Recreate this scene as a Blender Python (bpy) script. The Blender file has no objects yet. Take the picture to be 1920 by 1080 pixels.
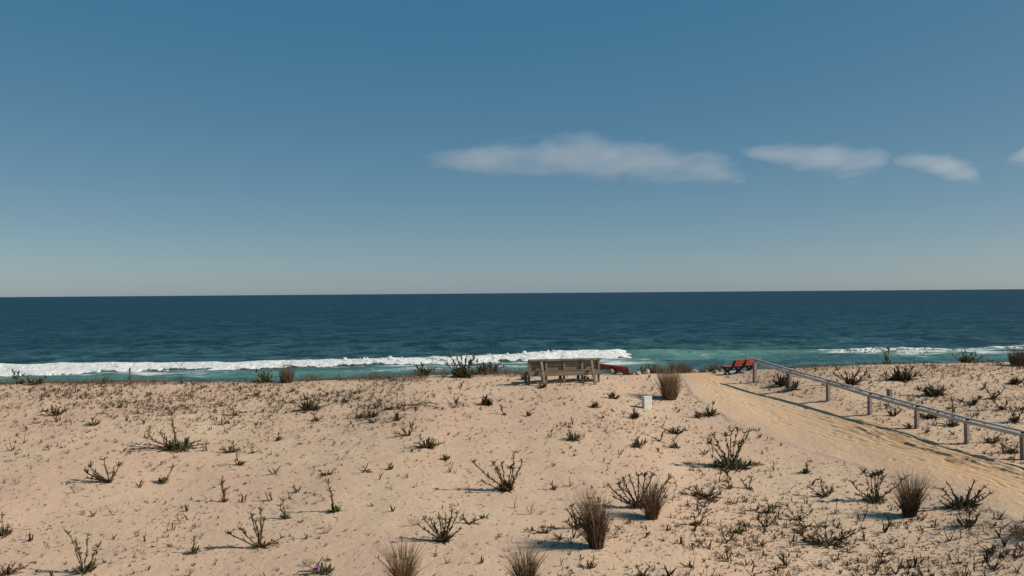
import bpy, math, random
import numpy as np
from mathutils import Vector, Matrix
R = math.radians
SC = bpy.context.scene
COL = SC.collection

# ------------------------------------------------------------------ camera, sky, sun, exposure
F = 1663.0                       # focal length in photo pixels (1920 wide)
CAM_Z = 9.0
PITCH = 9.5 / F
ROLL = 0.0078
fwd = Vector((0, math.cos(PITCH), math.sin(PITCH)))
right = Vector((1, 0, 0))
up = right.cross(fwd)
right, up = (right * math.cos(ROLL) - up * math.sin(ROLL)), (up * math.cos(ROLL) + right * math.sin(ROLL))
cam_d = bpy.data.cameras.new('camera')
cam_d.sensor_width = 36.0
cam_d.lens = 36.0 * F / 1920.0
cam_d.clip_start = 0.1
cam_d.clip_end = 120000.0
cam = bpy.data.objects.new('camera', cam_d)
COL.objects.link(cam)
M = Matrix((right, up, -fwd)).transposed().to_4x4()
M.translation = Vector((0, 0, CAM_Z))
cam.matrix_world = M
SC.camera = cam

SUN_EL = R(37.5)
SUN_AZ = R(99.0)                 # clockwise from +Y (the view) : the sun stands to the right
sun_dir = Vector((math.sin(SUN_AZ) * math.cos(SUN_EL), math.cos(SUN_AZ) * math.cos(SUN_EL), math.sin(SUN_EL)))
wd = bpy.data.worlds.new('World')
SC.world = wd
wd.use_nodes = True
wn, wl = wd.node_tree.nodes, wd.node_tree.links
wn.clear()
sky = wn.new('ShaderNodeTexSky')
sky.sky_type = 'NISHITA'
sky.sun_disc = False
sky.sun_elevation = SUN_EL
sky.sun_rotation = SUN_AZ
sky.altitude = 10
sky.air_density = 0.5
sky.dust_density = 0.5
sky.ozone_density = 3.0
bg = wn.new('ShaderNodeBackground')
bg.inputs['Strength'].default_value = 0.055
wo = wn.new('ShaderNodeOutputWorld')
gr = wn.new('ShaderNodeVectorMath'); gr.operation = 'MULTIPLY_ADD'      # one even white balance for the whole sky
gr.inputs[1].default_value = (1.56, 1.09, 0.60)
gr.inputs[2].default_value = (-0.016 / 0.055, 0.087 / 0.055, 0.203 / 0.055)
wl.new(sky.outputs[0], gr.inputs[0])
wl.new(gr.outputs[0], bg.inputs['Color'])
wl.new(bg.outputs[0], wo.inputs['Surface'])

sd = bpy.data.lights.new('sun', 'SUN')
sd.energy = 4.9
sd.angle = R(0.5)
sd.color = (1.0, 0.93, 0.82)
so = bpy.data.objects.new('sun', sd)
COL.objects.link(so)
so.rotation_euler = (-sun_dir).to_track_quat('-Z', 'Y').to_euler()
so.location = (60, -10, 60)

SC.view_settings.view_transform = 'Standard'
SC.view_settings.look = 'None'
SC.view_settings.exposure = 0.0
SC.view_settings.gamma = 1.0
SC.view_settings.use_curve_mapping = False
SC.render.engine = 'CYCLES'
SC.cycles.use_denoising = True
SC.cycles.max_bounces = 6
SC.cycles.volume_bounces = 1
SC.cycles.volume_max_steps = 256

# ------------------------------------------------------------------ numbers: noise, terrain, pixel rays
def _hash(ix, iy, seed):
    h = (ix.astype(np.int64) * 374761393 + iy.astype(np.int64) * 668265263 + seed * 982451653) & 0xFFFFFFFF
    h = ((h ^ (h >> 13)) * 1274126177) & 0xFFFFFFFF
    h = h ^ (h >> 16)
    return (h & 0xFFFFFF) / float(0xFFFFFF)

def vnoise(x, y, seed=0):
    x = np.asarray(x, float); y = np.asarray(y, float)
    ix, iy = np.floor(x), np.floor(y)
    fx, fy = x - ix, y - iy
    fx = fx * fx * fx * (fx * (fx * 6 - 15) + 10); fy = fy * fy * fy * (fy * (fy * 6 - 15) + 10)
    a, b = _hash(ix, iy, seed), _hash(ix + 1, iy, seed)
    c, d = _hash(ix, iy + 1, seed), _hash(ix + 1, iy + 1, seed)
    return (a + (b - a) * fx) * (1 - fy) + (c + (d - c) * fx) * fy

def fbm(x, y, seed=0, octv=4):
    s, a, t = 0, 0.5, 0
    for k in range(octv):
        s = s + a * vnoise(x * 2 ** k + 17.3 * k, y * 2 ** k - 9.1 * k, seed + k)
        t += a; a *= 0.5
    return s / t

Y0 = 31.0
_cx = np.array([-200, 0, 250, 500, 650, 800, 960, 1128, 1280, 1340, 1430, 1500, 1600, 1700, 1920, 2200], float)
_cd = np.array([162, 162, 161, 163, 159.5, 152, 151, 153, 152, 153.5, 148, 144, 141, 138, 136.5, 136], float)
_cX = (_cx - 960) * Y0 / F
_cH = _cd * Y0 / F
_fill = np.linspace(_cX[0], _cX[-1], 200)
_fh = np.interp(_fill, _cX, _cH)
_fh = np.convolve(np.pad(_fh, 6, mode='edge'), np.ones(13) / 13, 'valid')

PATH_L = PATH_R = None
def pathness(X, Y):
    if PATH_L is None:
        return np.zeros(np.broadcast(X, Y).shape)
    yl, xl = PATH_L[:, 1], PATH_L[:, 0]
    xr = PATH_R[:, 0]; yr = PATH_R[:, 1]
    l = np.interp(-Y, -yl, xl); r = np.interp(-Y, -yr, xr)
    return np.clip((X - l) / 0.5, 0, 1) * np.clip((r - X) / 0.3, 0, 1) * (Y < 38)

def G(X, Y):
    """height of the sand"""
    X = np.asarray(X, float); Y = np.asarray(Y, float)
    hc = np.interp(X, _fill, _fh)
    far = np.clip((np.abs(X) - 22) / 40, 0, 1)
    hc = hc + far * (fbm(X / 30, Y * 0 + 3, 5, 3) - 0.5) * 2.0
    t = Y0 - Y
    s = 0.109 * (np.sqrt(t * t + 4.0) + t) / 2                 # slope towards the camera
    s = s - 0.109 * 0.35 * (np.sqrt((t - 13) ** 2 + 4) + (t - 13)) / 2
    s = np.minimum(s, 2.6)
    gap = np.exp(-((X - 6.2) / 2.8) ** 4)
    yb = 32.3 + 3.5 * gap
    u = Y - yb
    d = 0.045 * np.clip(-(t), 0, 6) + 0.42 * (np.sqrt(u * u + 1.0) + u) / 2
    h = hc + s + d
    z = CAM_Z - h
    z = np.where(z < 1.3, 1.3 - (1.3 - z) * 0.12, z)           # the flat beach under the dune
    z = np.maximum(z, -7.0)
    near = np.clip(1 - (np.abs(X) - 60) / 60, 0, 1) * np.clip((Y + 40) / 30, 0, 1) * np.clip((80 - Y) / 20, 0, 1)
    wob = (fbm(X / 3.5, Y / 3.5, 11, 3) - 0.5) * 0.13 + (fbm(X / 0.9, Y / 0.9, 23, 3) - 0.5) * 0.05
    wob = wob * np.clip(1.0 - 0.75 * pathness(X, Y), 0, 1)
    return z + wob * near

# lift or lower the crest until its skyline lies where the photo has it
_ys = np.linspace(24, 46, 221)
for _k in range(4):
    _hh = CAM_Z - G(_fill[:, None] + 0 * _ys, _ys[None, :] + 0 * _fill[:, None])
    _d = (_hh / _ys[None, :]).min(1) * F
    _t = np.interp(_fill, _cX, _cd)
    _e = np.convolve(np.pad(_t - _d, 5, mode='edge'), np.ones(11) / 11, 'valid')
    _fh = _fh + _e * Y0 / F

def ray(px, py):
    v = fwd + right * ((px - 960) / F) + up * ((540 - py) / F)
    return v / v.y

_ts = np.concatenate([np.linspace(5, 45, 1601), np.linspace(46, 200, 200)])
def at(px, py):
    """the point of the sand seen at a pixel of the photo"""
    v = ray(px, py)
    z = CAM_Z + v.z * _ts
    diff = z - G(v.x * _ts, _ts)
    k = np.argmax(diff <= 0)
    if diff[k] > 0 or k == 0 or _ts[k] > 41:      # the ray clears the crest: take the crest itself
        sel = (_ts > 28) & (_ts < 35)
        t = float(_ts[sel][int(np.argmin((diff / _ts)[sel]))])
    else:
        a, b = diff[k - 1], diff[k]
        t = _ts[k - 1] + (_ts[k] - _ts[k - 1]) * a / (a - b)
    x = v.x * t
    return Vector((x, t, float(G(x, t))))

def proj(X, Y, Z):
    dx, dy, dz = X, Y, Z - CAM_Z
    w = dx * fwd.x + dy * fwd.y + dz * fwd.z
    u = dx * right.x + dy * right.y + dz * right.z
    v = dx * up.x + dy * up.y + dz * up.z
    return 960 + F * u / w, 540 - F * v / w

_pl = [(1262, 694), (1282, 712), (1305, 745), (1370, 785), (1480, 832), (1620, 875), (1770, 915), (1930, 985), (2260, 1130)]
_pr = [(1348, 697), (1362, 716), (1440, 735), (1530, 759), (1655, 797), (1785, 840), (1920, 878), (2090, 925), (2430, 1010)]
_PL = np.array([at(*p)[:2] for p in _pl]); _PR = np.array([at(*p)[:2] for p in _pr])
_PL = np.vstack([[_PL[0] + (-0.4, 5.0)], _PL, [_PL[-1] + (9, -9)]]); _PR = np.vstack([[_PR[0] + (0.6, 5.0)], _PR, [_PR[-1] + (14, -8)]])
for A in (_PL, _PR):             # monotonic in Y
    for i in range(1, len(A)):
        A[i, 1] = min(A[i, 1], A[i - 1, 1] - 0.05)
PATH_L, PATH_R = _PL, _PR

# ------------------------------------------------------------------ object helpers
def tag(o, label=None, cat=None, group=None, kind=None):
    if label: o['label'] = label
    if cat: o['category'] = cat
    if group: o['group'] = group
    if kind: o['kind'] = kind
    return o

def empty(name, loc, rz=0.0):
    o = bpy.data.objects.new(name, None)
    o.empty_display_size = 0.1
    o.location = loc; o.rotation_euler = (0, 0, rz)
    COL.objects.link(o)
    return o

def link(name, me, parent=None):
    o = bpy.data.objects.new(name, me)
    COL.objects.link(o)
    if parent: o.parent = parent
    return o

def np_mesh(name, V, Fc, mat, smooth=True):
    """V (n,3) array; Fc list of (array of faces of equal size)"""
    me = bpy.data.meshes.new(name)
    V = np.asarray(V, np.float32)
    if not isinstance(Fc, list): Fc = [Fc]
    Fc = [np.asarray(f, np.int32) for f in Fc if len(f)]
    nl = sum(f.size for f in Fc); npoly = sum(len(f) for f in Fc)
    me.vertices.add(len(V)); me.vertices.foreach_set('co', V.ravel())
    me.loops.add(nl); me.loops.foreach_set('vertex_index', np.concatenate([f.ravel() for f in Fc]))
    tot = np.concatenate([np.full(len(f), f.shape[1], np.int32) for f in Fc])
    me.polygons.add(npoly)
    me.polygons.foreach_set('loop_start', np.concatenate([[0], np.cumsum(tot)[:-1]]).astype(np.int32))
    me.polygons.foreach_set('loop_total', tot)
    me.polygons.foreach_set('use_smooth', np.full(npoly, smooth))
    me.update(calc_edges=True)
    me.materials.append(mat)
    return me

class MB:
    """collects triangles and quads of ONE mesh"""
    def __init__(s): s.v, s.q, s.t = [], [], []
    def box(s, c, size, rot=None, bev=0.0):
        hx, hy, hz = (d / 2 for d in size); c = Vector(c)
        b = min(bev, hx * .45, hy * .45, hz * .45)
        if b <= 0:
            pts = [Vector((x, y, z)) for z in (-hz, hz) for y in (-hy, hy) for x in (-hx, hx)]
            fs = [(0, 2, 3, 1), (4, 5, 7, 6), (0, 1, 5, 4), (2, 6, 7, 3), (0, 4, 6, 2), (1, 3, 7, 5)]
            n = len(s.v)
            for p in pts: s.v.append(tuple(c + (rot @ p if rot else p)))
            for f in fs: s.q.append(tuple(n + i for i in f))
            return
        n = len(s.v); idx = {}
        for sx in (-1, 1):
            for sy in (-1, 1):
                for sz in (-1, 1):
                    for ax in range(3):
                        p = [sx * (hx - b), sy * (hy - b), sz * (hz - b)]
                        p[ax] = (sx * hx, sy * hy, sz * hz)[ax]
                        p = Vector(p)
                        idx[(sx, sy, sz, ax)] = len(s.v)
                        s.v.append(tuple(c + (rot @ p if rot else p)))
        for ax in range(3):
            o1, o2 = [a for a in range(3) if a != ax]
            for sg in (-1, 1):
                ring = []
                for a, bb in ((-1, -1), (1, -1), (1, 1), (-1, 1)):
                    k = [0, 0, 0]; k[ax] = sg; k[o1] = a; k[o2] = bb
                    ring.append(idx[(*k, ax)])
                s.q.append(tuple(ring if (sg > 0) == (ax != 1) else ring[::-1]))
            for a in (-1, 1):
                for bb in (-1, 1):
                    def K(w, axis):
                        k = [0, 0, 0]; k[ax] = w; k[o1] = a; k[o2] = bb
                        return idx[(*k, axis)]
                    s.q.append((K(-1, o1), K(1, o1), K(1, o2), K(-1, o2)))
        for sx in (-1, 1):
            for sy in (-1, 1):
                for sz in (-1, 1):
                    s.t.append(tuple(idx[(sx, sy, sz, a)] for a in range(3)))
    def tube(s, pts, rad, n=5, cap=True):
        pts = [Vector(p) for p in pts]
        if not hasattr(rad, '__len__'): rad = [rad] * len(pts)
        base = len(s.v); ref = Vector((0.31, 0.17, 0.93)) 
        for i, p in enumerate(pts):
            d = (pts[min(i + 1, len(pts) - 1)] - pts[max(i - 1, 0)]).normalized()
            a = d.cross(ref)
            if a.length < 1e-3: a = d.cross(Vector((1, 0, 0)))
            a.normalize(); b = d.cross(a)
            for k in range(n):
                w = 2 * math.pi * k / n
                s.v.append(tuple(p + (a * math.cos(w) + b * math.sin(w)) * rad[i]))
        for i in range(len(pts) - 1):
            for k in range(n):
                k2 = (k + 1) % n
                s.q.append((base + i * n + k, base + i * n + k2, base + (i + 1) * n + k2, base + (i + 1) * n + k))
        if cap:
            for i, sgn in ((0, 1), (len(pts) - 1, -1)):
                for k in range(1, n - 1):
                    f = (base + i * n, base + i * n + k + 1, base + i * n + k)
                    s.t.append(f if sgn > 0 else f[::-1])
    def add(s, V, Q, T, Mx):
        n = len(s.v)
        for p in V: s.v.append(tuple(Mx @ Vector(p)))
        for f in Q: s.q.append(tuple(n + i for i in f))
        for f in T: s.t.append(tuple(n + i for i in f))
    def mesh(s, name, mat, smooth=False, recalc=False):
        Fc = []
        if s.q: Fc.append(s.q)
        if s.t: Fc.append(s.t)
        me = np_mesh(name, s.v, Fc, mat, smooth)
        if recalc:
            import bmesh
            bm = bmesh.new(); bm.from_mesh(me); bmesh.ops.recalc_face_normals(bm, faces=bm.faces); bm.to_mesh(me); bm.free()
        return me
    def build(s, name, mat, parent=None, smooth=False, recalc=True):
        return link(name, s.mesh(name, mat, smooth, recalc), parent)

# ------------------------------------------------------------------ materials
def material(name):
    m = bpy.data.materials.new(name)
    m.use_nodes = True
    nt = m.node_tree
    nt.nodes.clear()
    out = nt.nodes.new('ShaderNodeOutputMaterial')
    return m, nt, out

def node(nt, kind, **kw):
    n = nt.nodes.new(kind)
    for k, v in kw.items():
        if k.startswith('in_'):
            key = k[3:]
            key = int(key) if key.isdigit() else key
            n.inputs[key].default_value = v
        else:
            setattr(n, k, v)
    return n

def noise_tex(nt, vec, scale, detail=4, rough=0.55, stretch=None):
    if stretch:
        mp = node(nt, 'ShaderNodeMapping'); mp.inputs['Scale'].default_value = stretch
        nt.links.new(vec, mp.inputs['Vector']); vec = mp.outputs[0]
    n = node(nt, 'ShaderNodeTexNoise')
    n.inputs['Scale'].default_value = scale; n.inputs['Detail'].default_value = detail; n.inputs['Roughness'].default_value = rough
    nt.links.new(vec, n.inputs['Vector'])
    return n.outputs['Fac']

def ramp(nt, fac, stops):
    r = node(nt, 'ShaderNodeValToRGB')
    e = r.color_ramp.elements
    while len(e) > 1: e.remove(e[-1])
    for i, (p, c) in enumerate(stops):
        el = e[0] if i == 0 else e.new(p)
        el.position = p; el.color = (*c, 1) if len(c) == 3 else c
    nt.links.new(fac, r.inputs[0])
    return r.outputs[0]

def maprange(nt, v, a, b, c=0.0, d=1.0):
    m = node(nt, 'ShaderNodeMapRange')
    nt.links.new(v, m.inputs['Value'])
    m.inputs['From Min'].default_value = a; m.inputs['From Max'].default_value = b
    m.inputs['To Min'].default_value = c; m.inputs['To Max'].default_value = d
    return m.outputs[0]

def mix(nt, fac, a, b, blend='MIX'):
    m = node(nt, 'ShaderNodeMix', data_type='RGBA', blend_type=blend)
    if isinstance(fac, (int, float)): m.inputs[0].default_value = fac
    else: nt.links.new(fac, m.inputs[0])
    for v, i in ((a, 6), (b, 7)):
        if isinstance(v, tuple): m.inputs[i].default_value = (*v, 1)
        else: nt.links.new(v, m.inputs[i])
    return m.outputs[2]

def mathn(nt, op, a, b=0.0):
    m = node(nt, 'ShaderNodeMath', operation=op)
    for v, i in ((a, 0), (b, 1)):
        if isinstance(v, (int, float)): m.inputs[i].default_value = v
        else: nt.links.new(v, m.inputs[i])
    return m.outputs[0]

def finish(nt, out, color, rough=0.8, bump=None, strength=0.3, dist=0.02, spec=0.3):
    p = node(nt, 'ShaderNodeBsdfPrincipled')
    if isinstance(color, tuple): p.inputs['Base Color'].default_value = (*color, 1)
    else: nt.links.new(color, p.inputs['Base Color'])
    p.inputs['Roughness'].default_value = rough
    p.inputs['Specular IOR Level'].default_value = spec
    if bump is not None:
        b = node(nt, 'ShaderNodeBump'); b.inputs['Strength'].default_value = strength; b.inputs['Distance'].default_value = dist
        nt.links.new(bump, b.inputs['Height']); nt.links.new(b.outputs[0], p.inputs['Normal'])
    nt.links.new(p.outputs[0], out.inputs['Surface'])
    return p

def make_sand(name, with_path):
    m, nt, out = material(name)
    pos = node(nt, 'ShaderNodeNewGeometry').outputs['Position']
    big = noise_tex(nt, pos, 0.22, 3)
    mid = noise_tex(nt, pos, 1.7, 5, 0.6)
    fine = noise_tex(nt, pos, 45, 3, 0.7)
    c = ramp(nt, big, [(0.30, (0.52, 0.345, 0.245)), (0.5, (0.545, 0.380, 0.260)), (0.68, (0.555, 0.408, 0.275))])
    c = mix(nt, maprange(nt, mid, 0.38, 0.75, 0, 0.45), c, (0.45, 0.31, 0.21))
    c = mix(nt, maprange(nt, fine, 0.5, 0.8, 0, 0.3), c, (0.38, 0.265, 0.18))
    # bits of dead plant matter worked into the sand
    bits = noise_tex(nt, pos, 26, 2, 0.5, (0.55, 1.0, 1.0))
    patch = noise_tex(nt, pos, 0.6, 3, 0.6)
    msk = mathn(nt, 'MULTIPLY', maprange(nt, bits, 0.70, 0.76), maprange(nt, patch, 0.45, 0.65))
    if with_path:
        at_ = node(nt, 'ShaderNodeAttribute'); at_.attribute_name = 'wear'
        trk = node(nt, 'ShaderNodeAttribute'); trk.attribute_name = 'rut'
        pc = ramp(nt, mid, [(0.3, (0.56, 0.37, 0.215)), (0.5, (0.60, 0.41, 0.25)), (0.72, (0.615, 0.44, 0.285))])
        pc = mix(nt, maprange(nt, noise_tex(nt, pos, 0.45, 4, 0.6, (1.6, 0.7, 1)), 0.42, 0.65, 0, 0.7), pc, (0.585, 0.345, 0.185))
        pc = mix(nt, maprange(nt, fine, 0.5, 0.8, 0, 0.3), pc, (0.42, 0.275, 0.155))
        pc = mix(nt, trk.outputs['Fac'], pc, (0.36, 0.20, 0.085))
        c = mix(nt, at_.outputs['Fac'], c, pc)
    else:
        c = mix(nt, mathn(nt, 'MULTIPLY', msk, 0.75), c, (0.10, 0.065, 0.035))
    h = mathn(nt, 'ADD', mathn(nt, 'MULTIPLY', noise_tex(nt, pos, 5.5, 5, 0.6), 1.0), mathn(nt, 'MULTIPLY', fine, 0.12))
    finish(nt, out, c, 0.95, h, 0.5, 0.06, 0.1)
    return m

SAND = make_sand('sand', False)
PATHM = make_sand('path_sand', True)

def make_leaf(name, stops, rough=0.55, spec=0.25):
    m, nt, out = material(name)
    tc = node(nt, 'ShaderNodeTexCoord').outputs['Object']
    oi = node(nt, 'ShaderNodeObjectInfo').outputs['Random']
    n = noise_tex(nt, node(nt, 'ShaderNodeNewGeometry').outputs['Position'], 6, 3)
    v = mathn(nt, 'ADD', mathn(nt, 'MULTIPLY', oi, 0.55), mathn(nt, 'MULTIPLY', n, 0.45))
    c = ramp(nt, v, stops)
    finish(nt, out, c, rough, noise_tex(nt, tc, 60, 2), 0.3, 0.004, spec)
    return m

LEAF = make_leaf('dune_leaf', [(0.15, (0.060, 0.042, 0.018)), (0.4, (0.095, 0.064, 0.027)), (0.6, (0.070, 0.064, 0.024)), (0.85, (0.15, 0.10, 0.048))])
LEAF_G = make_leaf('green_leaf', [(0.15, (0.055, 0.055, 0.022)), (0.5, (0.090, 0.088, 0.036)), (0.85, (0.15, 0.13, 0.060))])
STEM = make_leaf('dead_stem', [(0.15, (0.065, 0.040, 0.020)), (0.5, (0.11, 0.066, 0.034)), (0.85, (0.18, 0.115, 0.062))], 0.7)
SEED = make_leaf('seedling_leaf', [(0.1, (0.022, 0.015, 0.007)), (0.5, (0.040, 0.026, 0.012)), (0.9, (0.095, 0.063, 0.030))], 0.7)
REED = make_leaf('brown_reed', [(0.15, (0.060, 0.036, 0.021)), (0.5, (0.125, 0.076, 0.044)), (0.85, (0.25, 0.16, 0.09))], 0.7)
STRAW = make_leaf('straw', [(0.15, (0.16, 0.11, 0.055)), (0.5, (0.24, 0.17, 0.09)), (0.85, (0.33, 0.24, 0.13))], 0.75)
TWIG = make_leaf('dry_twig', [(0.15, (0.10, 0.065, 0.04)), (0.85, (0.19, 0.13, 0.08))], 0.8)
MARR = make_leaf('shore_grass', [(0.15, (0.045, 0.048, 0.022)), (0.5, (0.10, 0.075, 0.040)), (0.85, (0.16, 0.115, 0.065))], 0.7)

def make_wood(name, a, b, c_, scale=1.0):
    m, nt, out = material(name)
    tc = node(nt, 'ShaderNodeTexCoord').outputs['Object']
    g = noise_tex(nt, tc, 14 * scale, 5, 0.65, (0.12, 1.0, 1.0))
    s = noise_tex(nt, tc, 3.0, 4, 0.6)
    oi = node(nt, 'ShaderNodeObjectInfo').outputs['Random']
    c = ramp(nt, g, [(0.3, a), (0.55, b), (0.75, c_)])
    c = mix(nt, maprange(nt, s, 0.5, 0.75, 0, 0.6), c, a)
    c = mix(nt, mathn(nt, 'MULTIPLY', oi, 0.35), c, a)
    finish(nt, out, c, 0.85, g, 0.5, 0.006, 0.2)
    return m

WOOD = make_wood('weathered_wood', (0.11, 0.085, 0.058), (0.25, 0.20, 0.145), (0.36, 0.30, 0.225))
POSTW = make_wood('grey_post_wood', (0.15, 0.115, 0.10), (0.26, 0.21, 0.185), (0.36, 0.31, 0.275))
RAILW = make_wood('pale_rail_wood', (0.30, 0.27, 0.24), (0.50, 0.47, 0.43), (0.62, 0.59, 0.55))
RED = make_wood('red_painted_wood', (0.23, 0.050, 0.036), (0.38, 0.088, 0.062), (0.47, 0.16, 0.115))

m, nt, out = material('black_iron')
finish(nt, out, (0.014, 0.012, 0.013), 0.5, noise_tex(nt, node(nt, 'ShaderNodeTexCoord').outputs['Object'], 40, 3), 0.2, 0.003, 0.4)
IRON = m
m, nt, out = material('white_concrete')
oc = node(nt, 'ShaderNodeTexCoord').outputs['Object']
n1 = noise_tex(nt, oc, 9, 5, 0.65)
finish(nt, out, ramp(nt, n1, [(0.3, (0.52, 0.50, 0.45)), (0.55, (0.66, 0.64, 0.59)), (0.8, (0.72, 0.70, 0.65))]), 0.85, n1, 0.35, 0.01, 0.2)
CONC = m
m, nt, out = material('pale_stone')
oc = node(nt, 'ShaderNodeTexCoord').outputs['Object']
n1 = noise_tex(nt, oc, 8, 6, 0.65)
finish(nt, out, ramp(nt, n1, [(0.35, (0.20, 0.15, 0.105)), (0.52, (0.38, 0.31, 0.24)), (0.75, (0.50, 0.44, 0.36))]), 0.9, n1, 0.8, 0.03, 0.2)
STONE = m
m, nt, out = material('petal')
finish(nt, out, (0.42, 0.05, 0.42), 0.6)
PETAL = m

# ------------------------------------------------------------------ ground
def graded(a, b, step, lo, hi, g=1.16):
    mid = list(np.arange(a, b + 1e-6, step))
    s, x, left = step, a, []
    while x > lo:
        s *= g; x -= s; left.append(x)
    s, x, rt = step, b, []
    while x < hi:
        s *= g; x += s; rt.append(x)
    return np.array(left[::-1] + mid + rt)

def grid_faces(ny, nx):
    i = np.arange(ny * nx).reshape(ny, nx)
    return np.stack([i[:-1, :-1], i[:-1, 1:], i[1:, 1:], i[1:, :-1]], -1).reshape(-1, 4)

gx = graded(-21, 21, 0.10, -6000, 6000)
gy = graded(12, 34, 0.09, -6000, 160)
XX, YY = np.meshgrid(gx, gy)
ZZ = G(XX, YY)
ground = link('ground', np_mesh('ground', np.stack([XX, YY, ZZ], -1).reshape(-1, 3), grid_faces(*XX.shape), SAND))
tag(ground, kind='structure')

def ground_z(X, Y):
    """height of the built ground sheet"""
    i = np.clip(np.searchsorted(gx, X) - 1, 0, len(gx) - 2); j = np.clip(np.searchsorted(gy, Y) - 1, 0, len(gy) - 2)
    fx = (X - gx[i]) / (gx[i + 1] - gx[i]); fy = (Y - gy[j]) / (gy[j + 1] - gy[j])
    return (ZZ[j, i] * (1 - fx) + ZZ[j, i + 1] * fx) * (1 - fy) + (ZZ[j + 1, i] * (1 - fx) + ZZ[j + 1, i + 1] * fx) * fy

# path: a thin worn sheet following the ground
NS, NT = 520, 110
sk = np.linspace(0, 1, len(PATH_L))
ss = np.linspace(0.0, 1, NS)
def smoothpl(P):
    # resample by arc with light smoothing
    q = np.stack([np.interp(ss, sk, P[:, 0]), np.interp(ss, sk, P[:, 1])], -1)
    k = 31
    pad = np.vstack([np.repeat(q[:1], k // 2, 0), q, np.repeat(q[-1:], k // 2, 0)])
    return np.stack([np.convolve(pad[:, d], np.ones(k) / k, 'valid') for d in (0, 1)], -1)
LL, RR = smoothpl(PATH_L), smoothpl(PATH_R)
tt = np.linspace(-0.10, 1.05, NT)
PX = LL[:, None, 0] * (1 - tt) + RR[:, None, 0] * tt
PY = LL[:, None, 1] * (1 - tt) + RR[:, None, 1] * tt
T_ = np.broadcast_to(tt, PX.shape); S_ = np.broadcast_to(ss[:, None], PX.shape)
jag = (fbm(PX / 0.7, PY / 0.7, 71, 4) - 0.5)
edge = np.clip((T_ + 0.04 + jag * 0.34) / 0.52, 0, 1) * np.clip((1.03 + jag * 0.06 - T_) / 0.035, 0, 1)
lines = fbm(T_ * 46 + (fbm(S_ * 14, T_ * 3, 5, 2) - .5) * 6, S_ * 40, 91, 3)
zone = np.clip((T_ - 0.50) / 0.25, 0, 1) * np.clip((S_ - 0.40) / 0.15, 0, 1) * np.clip((1.02 - T_) / 0.05, 0, 1)
ruth = (lines - 0.5) * 0.14 * zone
rp_ = np.random.default_rng(12)
dent = np.zeros(PX.shape)
for _i in range(230):                                   # footprints and scuffs
    a_, b_ = rp_.uniform(0.06, 0.97), rp_.uniform(0.12, 0.92)
    r_ = int(a_ * (NS - 1)); c_ = int((b_ + 0.10) / 1.15 * (NT - 1))
    x0_, y0_ = PX[r_, c_], PY[r_, c_]
    sl = slice(max(0, r_ - 16), r_ + 17)
    an = rp_.normal(0.25, 0.35); dx_, dy_ = PX[sl] - x0_, PY[sl] - y0_
    u_ = dx_ * np.cos(an) + dy_ * np.sin(an); v_ = -dx_ * np.sin(an) + dy_ * np.cos(an)
    e_ = (u_ / 0.055) ** 2 + (v_ / 0.13) ** 2
    dent[sl] += rp_.uniform(0.4, 1.0) * (-0.018 * np.exp(-e_) + 0.007 * np.exp(-(np.sqrt(e_) - 1.5) ** 2 * 4))
for t0_ in (0.40, 0.47, 0.66, 0.73):                    # faint wheel tracks
    dent -= 0.006 * np.exp(-((T_ - t0_ - 0.02 * np.sin(S_ * 9)) / 0.012) ** 2) * (0.5 + fbm(S_ * 30, T_ * 2, 44, 2)) * np.clip((S_ - 0.1) * 6, 0, 1)
PZ = ground_z(PX, PY) + dent * edge - 0.010 + 0.026 * np.clip((T_ + 0.10) / 0.10, 0, 1) * np.clip((1.05 - T_) / 0.02, 0, 1) + np.clip(ruth, -0.009, 0.04) * edge
pm = np_mesh('path', np.stack([PX, PY, PZ], -1).reshape(-1, 3), grid_faces(NS, NT)[:, ::-1], PATHM)
wa = pm.attributes.new('wear', 'FLOAT', 'POINT'); wa.data.foreach_set('value', (edge * edge * (3 - 2 * edge)).ravel().astype(np.float32))
ra = pm.attributes.new('rut', 'FLOAT', 'POINT'); ra.data.foreach_set('value', (np.clip((0.50 - lines) * 7, 0, 1) * zone * 0.75).ravel().astype(np.float32))
tag(link('path', pm), kind='structure')

# ------------------------------------------------------------------ sea
def pxw(px, Y): return (px - 960) * Y / F
WX = np.array([-300, -140, -100, pxw(0, 109), pxw(300, 111), pxw(600, 114), pxw(900, 117), pxw(1100, 121), pxw(1183, 123), 19, 24, 60])
WY = np.array([100, 103, 106, 109, 111, 114, 117, 121.5, 123, 124, 125, 128.0])
WH = np.array([0, .25, .5, .55, .48, .38, .50, .72, .85, .85, .5, 0])
WW = np.array([1, 4, 6.2, 6.2, 4.2, 2.6, 2.6, 2.8, 2.4, 1, 1, 1])

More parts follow.
